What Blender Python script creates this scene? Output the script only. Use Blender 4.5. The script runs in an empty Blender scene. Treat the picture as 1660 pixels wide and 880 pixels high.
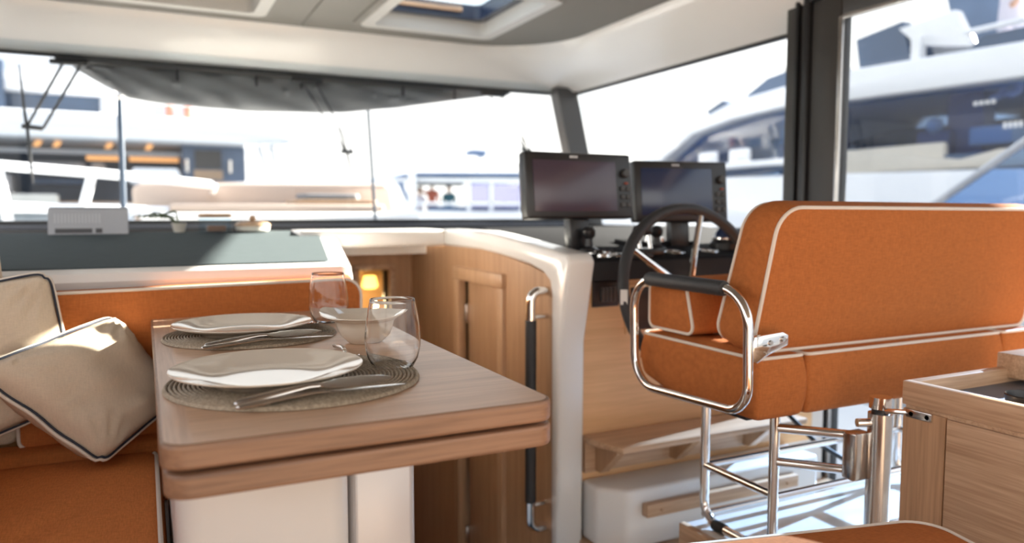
import bpy, bmesh, math, random
from mathutils import Vector, Matrix, noise
random.seed(7)
sc = bpy.context.scene
C = bpy.context.collection
PI = math.pi
R = math.radians

# ------------------------------------------------------------------ camera
cam = bpy.data.cameras.new('camera')
camo = bpy.data.objects.new('camera', cam)
C.objects.link(camo)
camo.location = (0, 0, 0.97)
camo.rotation_euler = (R(90 - 4.45), 0, R(-26.0))
cam.sensor_width = 36
cam.lens = 1220 / 1660 * 36
cam.clip_start = 0.02
cam.clip_end = 500
cam.dof.use_dof = True
cam.dof.focus_distance = 1.32
cam.dof.aperture_fstop = 2.3
sc.camera = camo

# ------------------------------------------------------------------ world, sun, exposure
sc.view_settings.view_transform = 'Standard'
sc.view_settings.look = 'None'
sc.view_settings.gamma = 1
sc.view_settings.exposure = 1.15
w = bpy.data.worlds.new('sky')
sc.world = w
w.use_nodes = True
nt = w.node_tree
nt.nodes.clear()
tc = nt.nodes.new('ShaderNodeTexCoord')
sp = nt.nodes.new('ShaderNodeSeparateXYZ')
rp = nt.nodes.new('ShaderNodeValToRGB')
rp.color_ramp.elements[0].position = 0.0
rp.color_ramp.elements[0].color = (1.0, 0.94, 0.86, 1)
rp.color_ramp.elements[1].position = 0.75
rp.color_ramp.elements[1].color = (0.70, 0.78, 0.95, 1)
e = rp.color_ramp.elements.new(0.22)
e.color = (1.0, 0.965, 0.92, 1)
bg = nt.nodes.new('ShaderNodeBackground')
bg.inputs[1].default_value = 1.1
wo = nt.nodes.new('ShaderNodeOutputWorld')
nt.links.new(tc.outputs['Generated'], sp.inputs[0])
nt.links.new(sp.outputs['Z'], rp.inputs[0])
nt.links.new(rp.outputs[0], bg.inputs[0])
nt.links.new(bg.outputs[0], wo.inputs[0])

sun = bpy.data.lights.new('sun', 'SUN')
sun.energy = 28
sun.angle = R(0.6)
sun.color = (1.0, 0.90, 0.76)
suno = bpy.data.objects.new('sun', sun)
C.objects.link(suno)
SUN_TO = Vector((1.95, 0.33, 0.73)).normalized()
suno.rotation_euler = SUN_TO.to_track_quat('Z', 'Y').to_euler()
suno.location = SUN_TO * 30


# ------------------------------------------------------------------ materials
def nodes(m):
    m.use_nodes = True
    n = m.node_tree
    return n, n.nodes.get('Principled BSDF')


def mat(name, col, rough=0.5, metal=0.0, spec=0.5, coat=0.0, emit=None, es=0, bump=0.0, bscale=200, var=0.0, vscale=6, sheen=0.0):
    m = bpy.data.materials.new(name)
    n, b = nodes(m)
    b.inputs['Base Color'].default_value = (*col, 1)
    b.inputs['Roughness'].default_value = rough
    b.inputs['Metallic'].default_value = metal
    b.inputs['Specular IOR Level'].default_value = spec
    b.inputs['Coat Weight'].default_value = coat
    b.inputs['Coat Roughness'].default_value = 0.05
    b.inputs['Sheen Weight'].default_value = sheen
    if emit:
        b.inputs['Emission Color'].default_value = (*emit, 1)
        b.inputs['Emission Strength'].default_value = es
    t = n.nodes.new('ShaderNodeTexCoord')
    nz = n.nodes.new('ShaderNodeTexNoise')
    nz.inputs['Scale'].default_value = vscale
    nz.inputs['Detail'].default_value = 4
    n.links.new(t.outputs['Object'], nz.inputs['Vector'])
    if var:
        mx = n.nodes.new('ShaderNodeMix')
        mx.data_type = 'RGBA'
        mx.inputs[6].default_value = (*[c * (1 - var) for c in col], 1)
        mx.inputs[7].default_value = (*[min(1, c * (1 + var)) for c in col], 1)
        n.links.new(nz.outputs[0], mx.inputs[0])
        n.links.new(mx.outputs[2], b.inputs['Base Color'])
    if bump:
        nb = n.nodes.new('ShaderNodeTexNoise')
        nb.inputs['Scale'].default_value = bscale
        nb.inputs['Detail'].default_value = 3
        bp = n.nodes.new('ShaderNodeBump')
        bp.inputs['Strength'].default_value = bump
        bp.inputs['Distance'].default_value = 0.002
        n.links.new(t.outputs['Object'], nb.inputs['Vector'])
        n.links.new(nb.outputs[0], bp.inputs['Height'])
        n.links.new(bp.outputs[0], b.inputs['Normal'])
    return m


def wood(name, light, dark, axis='X', rough=0.38, freq=1.0):
    m = bpy.data.materials.new(name)
    n, b = nodes(m)
    t = n.nodes.new('ShaderNodeTexCoord')
    mp = n.nodes.new('ShaderNodeMapping')
    s = {'X': (1.6, 42, 42), 'Y': (42, 1.6, 42), 'Z': (42, 42, 1.6)}[axis]
    mp.inputs['Scale'].default_value = [v * freq for v in s]
    a = n.nodes.new('ShaderNodeTexNoise')
    a.inputs['Scale'].default_value = 1.0
    a.inputs['Detail'].default_value = 6
    a.inputs['Roughness'].default_value = 0.6
    a.inputs['Distortion'].default_value = 0.6
    mp2 = n.nodes.new('ShaderNodeMapping')
    mp2.inputs['Scale'].default_value = [v * freq * 5 for v in s]
    c = n.nodes.new('ShaderNodeTexNoise')
    c.inputs['Scale'].default_value = 1.0
    c.inputs['Detail'].default_value = 2
    n.links.new(t.outputs['Object'], mp.inputs[0])
    n.links.new(t.outputs['Object'], mp2.inputs[0])
    n.links.new(mp.outputs[0], a.inputs['Vector'])
    n.links.new(mp2.outputs[0], c.inputs['Vector'])
    mm = n.nodes.new('ShaderNodeMath')
    mm.operation = 'MULTIPLY_ADD'
    mm.inputs[1].default_value = 0.45
    n.links.new(c.outputs[0], mm.inputs[0])
    ms = n.nodes.new('ShaderNodeMath')
    ms.operation = 'MULTIPLY'
    ms.inputs[1].default_value = 0.6
    n.links.new(a.outputs[0], ms.inputs[0])
    n.links.new(ms.outputs[0], mm.inputs[2])
    r = n.nodes.new('ShaderNodeValToRGB')
    r.color_ramp.elements[0].position = 0.36
    r.color_ramp.elements[0].color = (*dark, 1)
    r.color_ramp.elements[1].position = 0.63
    r.color_ramp.elements[1].color = (*light, 1)
    n.links.new(mm.outputs[0], r.inputs[0])
    n.links.new(r.outputs[0], b.inputs['Base Color'])
    b.inputs['Roughness'].default_value = rough
    bp = n.nodes.new('ShaderNodeBump')
    bp.inputs['Strength'].default_value = 0.12
    bp.inputs['Distance'].default_value = 0.001
    n.links.new(c.outputs[0], bp.inputs['Height'])
    n.links.new(bp.outputs[0], b.inputs['Normal'])
    return m


def fabric(name, col, var=0.14, scale=420, rough=0.9, sheen=0.0):
    m = bpy.data.materials.new(name)
    n, b = nodes(m)
    t = n.nodes.new('ShaderNodeTexCoord')
    outs = []
    for k, s in enumerate(((1, 7, 7), (7, 1, 1))):
        mp = n.nodes.new('ShaderNodeMapping')
        mp.inputs['Scale'].default_value = [v * scale / 7 for v in s]
        nz = n.nodes.new('ShaderNodeTexNoise')
        nz.inputs['Scale'].default_value = 1.0
        nz.inputs['Detail'].default_value = 2
        n.links.new(t.outputs['Object'], mp.inputs[0])
        n.links.new(mp.outputs[0], nz.inputs['Vector'])
        outs.append(nz)
    ad = n.nodes.new('ShaderNodeMath')
    ad.operation = 'ADD'
    n.links.new(outs[0].outputs[0], ad.inputs[0])
    n.links.new(outs[1].outputs[0], ad.inputs[1])
    hf = n.nodes.new('ShaderNodeMath')
    hf.operation = 'MULTIPLY'
    hf.inputs[1].default_value = 0.5
    n.links.new(ad.outputs[0], hf.inputs[0])
    r = n.nodes.new('ShaderNodeValToRGB')
    r.color_ramp.elements[0].position = 0.35
    r.color_ramp.elements[0].color = (*[c * (1 - var) for c in col], 1)
    r.color_ramp.elements[1].position = 0.65
    r.color_ramp.elements[1].color = (*[min(1, c * (1 + var)) for c in col], 1)
    n.links.new(hf.outputs[0], r.inputs[0])
    n.links.new(r.outputs[0], b.inputs['Base Color'])
    b.inputs['Roughness'].default_value = rough
    b.inputs['Specular IOR Level'].default_value = 0.08
    b.inputs['Sheen Weight'].default_value = sheen
    bp = n.nodes.new('ShaderNodeBump')
    bp.inputs['Strength'].default_value = 0.25
    bp.inputs['Distance'].default_value = 0.0012
    n.links.new(hf.outputs[0], bp.inputs['Height'])
    n.links.new(bp.outputs[0], b.inputs['Normal'])
    return m


def pane(name, tint=(0.97, 0.985, 0.98), refl=0.06, rough=0.0):
    m = bpy.data.materials.new(name)
    m.use_nodes = True
    n = m.node_tree
    n.nodes.clear()
    o = n.nodes.new('ShaderNodeOutputMaterial')
    a = n.nodes.new('ShaderNodeBsdfTransparent')
    a.inputs[0].default_value = (*tint, 1)
    g = n.nodes.new('ShaderNodeBsdfGlossy')
    g.inputs['Roughness'].default_value = rough
    f = n.nodes.new('ShaderNodeFresnel')
    f.inputs[0].default_value = 1.35
    k = n.nodes.new('ShaderNodeMath')
    k.operation = 'MULTIPLY'
    k.inputs[1].default_value = refl / 0.06
    k.use_clamp = True
    ge = n.nodes.new('ShaderNodeNewGeometry')
    fr_ = n.nodes.new('ShaderNodeMath')
    fr_.operation = 'SUBTRACT'
    fr_.inputs[0].default_value = 1.0
    n.links.new(ge.outputs['Backfacing'], fr_.inputs[1])
    k2 = n.nodes.new('ShaderNodeMath')
    k2.operation = 'MULTIPLY'
    n.links.new(k.outputs[0], k2.inputs[0])
    n.links.new(fr_.outputs[0], k2.inputs[1])
    mx = n.nodes.new('ShaderNodeMixShader')
    n.links.new(f.outputs[0], k.inputs[0])
    n.links.new(k2.outputs[0], mx.inputs[0])
    n.links.new(a.outputs[0], mx.inputs[1])
    n.links.new(g.outputs[0], mx.inputs[2])
    n.links.new(mx.outputs[0], o.inputs[0])
    return m


def glassware(name):
    m = bpy.data.materials.new(name)
    n, b = nodes(m)
    b.inputs['Base Color'].default_value = (1, 1, 1, 1)
    b.inputs['Roughness'].default_value = 0.0
    b.inputs['Transmission Weight'].default_value = 1.0
    b.inputs['IOR'].default_value = 1.38
    return m


OAK_L, OAK_D = (0.60, 0.40, 0.255), (0.40, 0.245, 0.145)
M = {}
M['oak_x'] = wood('oak_along_x', OAK_L, OAK_D, 'X')
M['oak_y'] = wood('oak_along_y', OAK_L, OAK_D, 'Y')
M['oak_z'] = wood('oak_upright', (0.50, 0.30, 0.17), (0.36, 0.205, 0.11), 'Z', 0.45)
M['oak_door_trim'] = wood('oak_door_trim', (0.54, 0.335, 0.195), (0.40, 0.235, 0.13), 'Z', 0.45)
M['oak_lit'] = wood('oak_console_lit', (0.80, 0.49, 0.25), (0.68, 0.40, 0.195), 'X', 0.45, 0.7)  # oak colour raised to hold the warm light on the console front
M['oak_table'] = wood('oak_table', (0.66, 0.435, 0.285), (0.465, 0.285, 0.175), 'X', 0.36)
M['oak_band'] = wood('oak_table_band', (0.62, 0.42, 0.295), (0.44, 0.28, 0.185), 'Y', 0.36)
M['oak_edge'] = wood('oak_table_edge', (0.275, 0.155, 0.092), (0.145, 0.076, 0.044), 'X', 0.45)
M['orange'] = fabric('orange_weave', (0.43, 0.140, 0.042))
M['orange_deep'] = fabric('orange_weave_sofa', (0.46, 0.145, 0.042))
M['orange_seat_lit'] = fabric('orange_weave_seat_lit', (0.58, 0.20, 0.060))  # light falling on the sofa seat is mixed into this brighter orange
M['beige'] = fabric('beige_weave', (0.66, 0.55, 0.42), 0.06, 500)
M['piping'] = mat('cream_piping', (0.74, 0.66, 0.57), 0.7, bump=0.2, bscale=600)
M['navy'] = mat('navy_piping', (0.022, 0.028, 0.045), 0.7, bump=0.2, bscale=600)
M['white'] = mat('white_gelcoat', (0.80, 0.785, 0.76), 0.22, coat=0.4, var=0.02)
M['white_matt'] = mat('white_moulding', (0.66, 0.635, 0.60), 0.4, var=0.02)
M['headliner'] = mat('grey_headliner', (0.20, 0.185, 0.165), 0.75, bump=0.15, bscale=500, var=0.05)
M['bead_grey'] = mat('grey_frame_bead', (0.11, 0.12, 0.145), 0.4, var=0.05)
M['hatch_trim'] = mat('pale_grey_hatch_trim', (0.48, 0.46, 0.43), 0.4, var=0.03)
M['navy_frame'] = mat('navy_hatch_frame', (0.02, 0.03, 0.06), 0.25, var=0.1)
M['char'] = mat('charcoal_metal_frame', (0.055, 0.052, 0.050), 0.38, var=0.08, vscale=3)
M['black'] = mat('black_plastic', (0.018, 0.018, 0.020), 0.32, var=0.1)
M['dash'] = mat('black_dash_top', (0.020, 0.020, 0.022), 0.8, spec=0.04, var=0.1)
M['dash_matt'] = mat('matt_black_dash', (0.03, 0.03, 0.032), 0.75, spec=0.12, var=0.1)
M['leather'] = mat('black_leather', (0.026, 0.027, 0.030), 0.5, bump=0.5, bscale=350)
M['teak'] = wood('pale_teak_deck', (0.62, 0.46, 0.32), (0.50, 0.36, 0.24), 'Y', .6)
M['rubber'] = mat('black_rubber', (0.02, 0.02, 0.02), 0.7, bump=0.1)
M['chrome'] = mat('polished_steel', (0.82, 0.80, 0.78), 0.07, 1.0, var=0.03)
M['brushed'] = mat('brushed_steel', (0.62, 0.59, 0.56), 0.22, 1.0, var=0.05)
M['china'] = mat('cream_porcelain', (0.70, 0.61, 0.50), 0.05, spec=0.5, coat=0.0, var=0.01)
M['mat_slate'] = mat('slate_mat', (0.066, 0.085, 0.092), 0.9, spec=0.15, bump=0.4, bscale=350, var=0.10, vscale=25)
M['alu'] = mat('pale_alloy', (0.55, 0.53, 0.525), 0.33, 0.25, var=0.03)
M['screen_violet'] = mat('dark_violet_screen', (0.070, 0.050, 0.075), 0.22, spec=0.6, var=0.1)
M['screen_blue'] = mat('dark_blue_screen', (0.022, 0.040, 0.105), 0.18, spec=0.7, var=0.1)
M['cover'] = mat('grey_cover_cloth', (0.20, 0.20, 0.205), 0.8, bump=0.2, bscale=120, var=0.1)
M['yacht_white'] = mat('white_hull_paint', (0.80, 0.81, 0.83), 0.18, coat=0.5, var=0.02)
M['yacht_grey'] = mat('pale_grey_hull_paint', (0.42, 0.44, 0.48), 0.3, var=0.05)
M['cream_seat'] = mat('cream_seat_vinyl', (0.66, 0.63, 0.56), 0.5, var=0.04)
M['peach_vinyl'] = mat('peach_seat_vinyl', (0.42, 0.33, 0.27), 0.6, var=0.03)
M['bulwark_cream'] = mat('cream_bulwark_paint', (0.56, 0.52, 0.45), 0.5, var=0.04)
M['yglass'] = mat('tinted_yacht_glass', (0.035, 0.075, 0.15), 0.06, spec=0.9, var=0.35, vscale=1.2)
M['yinside'] = mat('navy_interior', (0.085, 0.125, 0.20), 0.5, var=0.5, vscale=1.5)
M['ywood'] = mat('teak_panel', (0.36, 0.24, 0.15), 0.5, var=0.15)
M['strip_light'] = mat('warm_strip_light', (0.8, 0.4, 0.15), 0.5, emit=(1.0, 0.46, 0.16), es=0.45)
M['cabin_light'] = mat('amber_lamp', (0.8, 0.5, 0.15), 0.5, emit=(1.0, 0.60, 0.12), es=1.6)
M['water'] = mat('harbour_water', (0.03, 0.06, 0.09), 0.08, bump=0.6, bscale=3)
M['deck'] = mat('white_deck', (0.72, 0.72, 0.71), 0.5, bump=0.1, bscale=300, var=0.02)
M['pole_blue'] = mat('dark_blue_paint', (0.012, 0.030, 0.060), 0.4, var=0.1)
M['bimini'] = mat('blue_canvas', (0.10, 0.16, 0.28), 0.8, var=0.1)
M['clear_pvc'] = pane('lilac_clear_panel', (0.62, 0.62, 0.78), 0.05, 0.1)
M['glass'] = pane('clear_window_glass', (0.90, 0.925, 0.94), 0.06)
M['door_glass'] = pane('tinted_door_glass', (0.80, 0.825, 0.84), 0.06)
M['smoke_glass'] = pane('blue_tinted_glass', (0.50, 0.64, 0.84), 0.10)
M['hatch_glass'] = pane('hatch_glass', (0.82, 0.90, 0.95), 0.06)
M['tumbler'] = glassware('drinking_glass')
M['brown'] = mat('brown_sugar', (0.20, 0.075, 0.03), 0.8, bump=0.5, bscale=200, var=0.2, vscale=60)
M['leaf'] = mat('dusty_leaf', (0.10, 0.14, 0.07), 0.6, var=0.2, vscale=40)
M['sign'] = mat('grey_card', (0.50, 0.52, 0.56), 0.5, var=0.02)
M['signdark'] = mat('dark_grey_print', (0.11, 0.11, 0.12), 0.5, var=0.1)
M['signpale'] = mat('pale_print', (0.66, 0.68, 0.71), 0.5, var=0.03)
M['skin'] = mat('skin', (0.48, 0.29, 0.21), 0.5, var=0.05)
M['hair'] = mat('dark_hair', (0.03, 0.022, 0.018), 0.6, var=0.2)
M['shirt_white_shaded'] = mat('white_shirt_shaded', (0.60, 0.58, 0.66), 0.8, var=0.03)  # white cloth with its lilac shade put into the colour
M['shirt_teal'] = mat('teal_shirt', (0.05, 0.16, 0.20), 0.8, var=0.05)
M['shirt_red'] = mat('red_shirt', (0.45, 0.10, 0.05), 0.8, var=0.05)
M['redcloth'] = mat('coral_canvas', (0.62, 0.20, 0.14), 0.8, var=0.05)
M['trouser'] = mat('dark_trousers', (0.05, 0.06, 0.09), 0.8, var=0.05)
M['tag'] = mat('white_paper_tag', (0.78, 0.77, 0.74), 0.7, var=0.01)


def weave_mat():
    m = bpy.data.materials.new('woven_straw')
    n, b = nodes(m)
    t = n.nodes.new('ShaderNodeTexCoord')
    nz = n.nodes.new('ShaderNodeTexNoise')
    nz.inputs['Scale'].default_value = 260
    nz.inputs['Detail'].default_value = 3
    n.links.new(t.outputs['Object'], nz.inputs['Vector'])
    r = n.nodes.new('ShaderNodeValToRGB')
    r.color_ramp.elements[0].position = 0.35
    r.color_ramp.elements[0].color = (0.25, 0.195, 0.135, 1)
    r.color_ramp.elements[1].position = 0.65
    r.color_ramp.elements[1].color = (0.43, 0.345, 0.245, 1)
    n.links.new(nz.outputs[0], r.inputs[0])
    n.links.new(r.outputs[0], b.inputs['Base Color'])
    b.inputs['Roughness'].default_value = 0.7
    bp = n.nodes.new('ShaderNodeBump')
    bp.inputs['Strength'].default_value = 0.3
    bp.inputs['Distance'].default_value = 0.0015
    n.links.new(nz.outputs[0], bp.inputs['Height'])
    n.links.new(bp.outputs[0], b.inputs['Normal'])
    return m


M['straw'] = weave_mat()


# ------------------------------------------------------------------ mesh helpers
def V(*a):
    return Vector(a)


class MB:
    def __init__(self):
        self.v = []
        self.f = []

    def add(self, vs, fs):
        o = len(self.v)
        self.v += [Vector(p) for p in vs]
        self.f += [[i + o for i in f] for f in fs]
        return self

    def from_bm(self, bm, mtx=None):
        bm.verts.ensure_lookup_table()
        bm.verts.index_update()
        vs = [(mtx @ v.co) if mtx else v.co.copy() for v in bm.verts]
        self.add(vs, [[v.index for v in f.verts] for f in bm.faces])
        bm.free()
        return self

    def box(self, x0, x1, y0, y1, z0, z1, bev=0.0, seg=2, mtx=None):
        bm = bmesh.new()
        bmesh.ops.create_cube(bm, size=1)
        for v in bm.verts:
            v.co = V((x0 + x1) / 2 + v.co.x * (x1 - x0), (y0 + y1) / 2 + v.co.y * (y1 - y0), (z0 + z1) / 2 + v.co.z * (z1 - z0))
        if bev:
            bmesh.ops.bevel(bm, geom=bm.edges[:], offset=bev, segments=seg, affect='EDGES', profile=0.5)
        return self.from_bm(bm, mtx)

    def prism(self, pts, ax, a, b, bev=0.0, seg=2, mtx=None):
        # pts: 2D outline in the two axes other than ax (in xyz order); extruded from a to b along ax
        def P(p, h):
            return {'X': V(h, p[0], p[1]), 'Y': V(p[0], h, p[1]), 'Z': V(p[0], p[1], h)}[ax]
        bm = bmesh.new()
        lo = [bm.verts.new(P(p, a)) for p in pts]
        hi = [bm.verts.new(P(p, b)) for p in pts]
        bm.faces.new(lo[::-1])
        bm.faces.new(hi)
        n = len(pts)
        for i in range(n):
            bm.faces.new((lo[i], lo[(i + 1) % n], hi[(i + 1) % n], hi[i]))
        bmesh.ops.recalc_face_normals(bm, faces=bm.faces[:])
        if bev:
            ed = [e for e in bm.edges if len(e.link_faces) == 2 and e.calc_face_angle(0) > 0.3]
            bmesh.ops.bevel(bm, geom=ed, offset=bev, segments=seg, affect='EDGES', profile=0.5)
        return self.from_bm(bm, mtx)

    def tube(self, pts, r, closed=False, seg=12, cap=True):
        pts = [Vector(p) for p in pts]
        n = len(pts)
        rad = r if isinstance(r, (list, tuple)) else [r] * n
        tang = []
        for i in range(n):
            a = pts[(i - 1) % n] if (closed or i) else pts[i]
            b = pts[(i + 1) % n] if (closed or i < n - 1) else pts[i]
            d = (b - a)
            tang.append(d.normalized() if d.length > 1e-9 else V(0, 0, 1))
        up = V(0, 0, 1) if abs(tang[0].z) < 0.9 else V(1, 0, 0)
        nrm = tang[0].cross(up).normalized()
        vs, fs = [], []
        for i in range(n):
            nrm = (nrm - tang[i] * nrm.dot(tang[i]))
            nrm = nrm.normalized() if nrm.length > 1e-6 else tang[i].orthogonal().normalized()
            bi = tang[i].cross(nrm)
            for k in range(seg):
                a = 2 * PI * k / seg
                vs.append(pts[i] + (nrm * math.cos(a) + bi * math.sin(a)) * rad[i])
        for i in range(n if closed else n - 1):
            j = (i + 1) % n
            off = 0
            if closed and j == 0:
                # choose the seam offset that matches best
                off = min(range(seg), key=lambda q: (vs[i * seg] - vs[q]).length)
            for k in range(seg):
                fs.append([i * seg + k, i * seg + (k + 1) % seg, j * seg + (k + 1 + off) % seg, j * seg + (k + off) % seg])
        if cap and not closed:
            fs.append(list(range(seg))[::-1])
            fs.append([(n - 1) * seg + k for k in range(seg)])
        return self.add(vs, fs)

    def lathe(self, prof, seg=48, mtx=None, closed_profile=False):
        vs, fs = [], []
        n = len(prof)
        idx = []
        for (r, z) in prof:
            if r < 1e-6:
                idx.append([len(vs)] * seg)
                vs.append(V(0, 0, z))
            else:
                idx.append(list(range(len(vs), len(vs) + seg)))
                for k in range(seg):
                    a = 2 * PI * k / seg
                    vs.append(V(r * math.cos(a), r * math.sin(a), z))
        for i in range(n if closed_profile else n - 1):
            j = (i + 1) % n
            for k in range(seg):
                q = [idx[i][k], idx[i][(k + 1) % seg], idx[j][(k + 1) % seg], idx[j][k]]
                u = []
                for t in q:
                    if t not in u:
                        u.append(t)
                if len(u) > 2:
                    fs.append(u)
        if mtx:
            vs = [mtx @ p for p in vs]
        return self.add(vs, fs)

    def rings(self, rr, cap=True):
        n = len(rr[0])
        vs = [p for r_ in rr for p in r_]
        fs = []
        for i in range(len(rr) - 1):
            for k in range(n):
                fs.append([i * n + k, i * n + (k + 1) % n, (i + 1) * n + (k + 1) % n, (i + 1) * n + k])
        if cap:
            for base, rev in ((0, True), ((len(rr) - 1) * n, False)):
                c = len(vs)
                vs.append(sum((vs[base + k] for k in range(n)), V(0, 0, 0)) / n)
                for k in range(n):
                    f = [base + k, base + (k + 1) % n, c]
                    fs.append(f[::-1] if rev else f)
        return self.add(vs, fs)

    def sphere(self, c, r, seg=16, scale=(1, 1, 1)):
        bm = bmesh.new()
        bmesh.ops.create_uvsphere(bm, u_segments=seg, v_segments=max(6, seg // 2), radius=r)
        return self.from_bm(bm, Matrix.Translation(c) @ Matrix.Diagonal((*scale, 1)))

    def build(self, name, m, parent=None, smooth=True, angle=35):
        me = bpy.data.meshes.new(name)
        me.from_pydata([tuple(p) for p in self.v], [], self.f)
        me.validate()
        bm = bmesh.new()
        bm.from_mesh(me)
        bmesh.ops.recalc_face_normals(bm, faces=bm.faces[:])
        bm.to_mesh(me)
        bm.free()
        if smooth:
            for p in me.polygons:
                p.use_smooth = True
            me.set_sharp_from_angle(angle=R(angle))
        me.materials.append(m if not isinstance(m, str) else M[m])
        o = bpy.data.objects.new(name, me)
        C.objects.link(o)
        if parent:
            attach(o, parent)
        return o


WORLD = {}


def attach(o, parent):
    # every mesh is built in boat coordinates; its parent is an Empty (or a part) that was placed by translation only
    o.parent = parent
    o.matrix_parent_inverse = Matrix.Translation(-Vector(WORLD.get(parent.name, (0, 0, 0))))
    WORLD[o.name] = (0, 0, 0)


def thing(name, label, cat, loc, group=None):
    o = bpy.data.objects.new(name, None)
    o.empty_display_size = 0.05
    o.location = loc
    C.objects.link(o)
    WORLD[o.name] = tuple(loc)
    return tag(o, label, cat, group)


def tag(o, label, cat, group=None, kind=None):
    o['label'] = label
    o['category'] = cat
    if group:
        o['group'] = group
    if kind:
        o['kind'] = kind
    return o


def struct(o, label=None, cat=None):
    o['kind'] = 'structure'
    if label:
        o['label'] = label
    if cat:
        o['category'] = cat
    return o


def copy_tree(o, delta, label=None, parent=None):
    c = o.copy()
    C.objects.link(c)
    if parent is not None:
        c.parent = parent
    else:
        c.location = Vector(o.location) + Vector(delta)
        if label:
            c['label'] = label
    for ch in list(o.children):
        copy_tree(ch, delta, None, c)
    return c


def fillet(pts, rad, closed=False, n=8):
    pts = [Vector(p) for p in pts]
    out = []
    m = len(pts)
    for i in range(m):
        if not closed and i in (0, m - 1):
            out.append(pts[i])
            continue
        r_ = rad[i] if isinstance(rad, (list, tuple)) else rad
        p, a, b = pts[i], pts[(i - 1) % m], pts[(i + 1) % m]
        da, db = (a - p).normalized(), (b - p).normalized()
        ang = da.angle(db)
        if r_ <= 0 or ang > PI - 0.02:
            out.append(p)
            continue
        d = min(r_ / math.tan(ang / 2), (a - p).length * 0.49, (b - p).length * 0.49)
        rr = d * math.tan(ang / 2)
        bis = (da + db).normalized()
        c = p + bis * (rr / math.sin(ang / 2))
        s0, s1 = (p + da * d) - c, (p + db * d) - c
        tot = s0.angle(s1)
        for k in range(n + 1):
            t = k / n
            q = (s0 * math.sin((1 - t) * tot) + s1 * math.sin(t * tot)) / max(1e-9, math.sin(tot))
            out.append(c + q)
    return out


def densify(pts, step, closed=True):
    out = []
    n = len(pts)
    for i in range(n if closed else n - 1):
        a, b = pts[i], pts[(i + 1) % n]
        k = max(1, int((b - a).length / step))
        for j in range(k):
            out.append(a.lerp(b, j / k))
    if not closed:
        out.append(pts[-1])
    return out


def rrect(x0, x1, y0, y1, rad, step=0.03, n=6):
    p = fillet([V(x0, y0, 0), V(x1, y0, 0), V(x1, y1, 0), V(x0, y1, 0)], rad, True, n)
    return densify(p, step)


def pad(outline, half, puff, edge, mtx, side=0.0, wrinkle=0.0, seed=0):
    """upholstered pad: outline (2D, local xy) with thickness along local z. Returns MB and the two edge loops (for piping)"""
    c = sum(outline, V(0, 0, 0)) / len(outline)
    xs = [p.x for p in outline]
    ys = [p.y for p in outline]
    hx, hy = (max(xs) - min(xs)) / 2, (max(ys) - min(ys)) / 2

    def inset(p, d):
        q = p - c
        return c + V(q.x * (1 - d / hx), q.y * (1 - d / hy), 0)

    def wr(p, amt):
        if not wrinkle:
            return 0
        return wrinkle * amt * (noise.noise(p * 9 + V(seed, 0, 0)) + 0.6 * noise.noise(V(p.x * 4, p.y * 22, seed)))
    rr = []

    def cap(sgn):
        L = []
        for s in (0.12, 0.3, 0.5, 0.68, 0.82, 0.92, 0.98):
            L.append([V(*(c + (inset(p, edge) - c) * s).to_2d(), sgn * (half + puff * (1 - s ** 3) + wr(p * s, 1 - s ** 6))) for p in outline])
        return L
    edgeL = []
    for k in range(5):
        a = k / 4 * PI / 2
        edgeL.append((edge * (1 - math.sin(a)), half - edge * (1 - math.cos(a))))
    rr += cap(-1)
    for (d, h) in edgeL:
        rr.append([V(*inset(p, d).to_2d(), -h) for p in outline])
    for t in (-0.5, 0, 0.5):
        rr.append([V(*inset(p, -side * (1 - t * t)).to_2d(), t * (half - edge)) for p in outline])
    for (d, h) in reversed(edgeL):
        rr.append([V(*inset(p, d).to_2d(), h) for p in outline])
    rr += cap(1)[::-1]
    rr = [[mtx @ p for p in r_] for r_ in rr]
    mb = MB().rings(rr)
    k = edge * 0.29
    loops = [[mtx @ V(*inset(p, k - 0.001).to_2d(), s * (half - k + 0.001)) for p in outline] for s in (-1, 1)]
    return mb, loops


def frame(o, x, y):
    """matrix with origin o, local x along x, local y along y, z = x cross y"""
    x = Vector(x).normalized()
    z = x.cross(Vector(y)).normalized()
    y = z.cross(x)
    m = Matrix((x, y, z)).transposed().to_4x4()
    m.translation = Vector(o)
    return m


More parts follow.
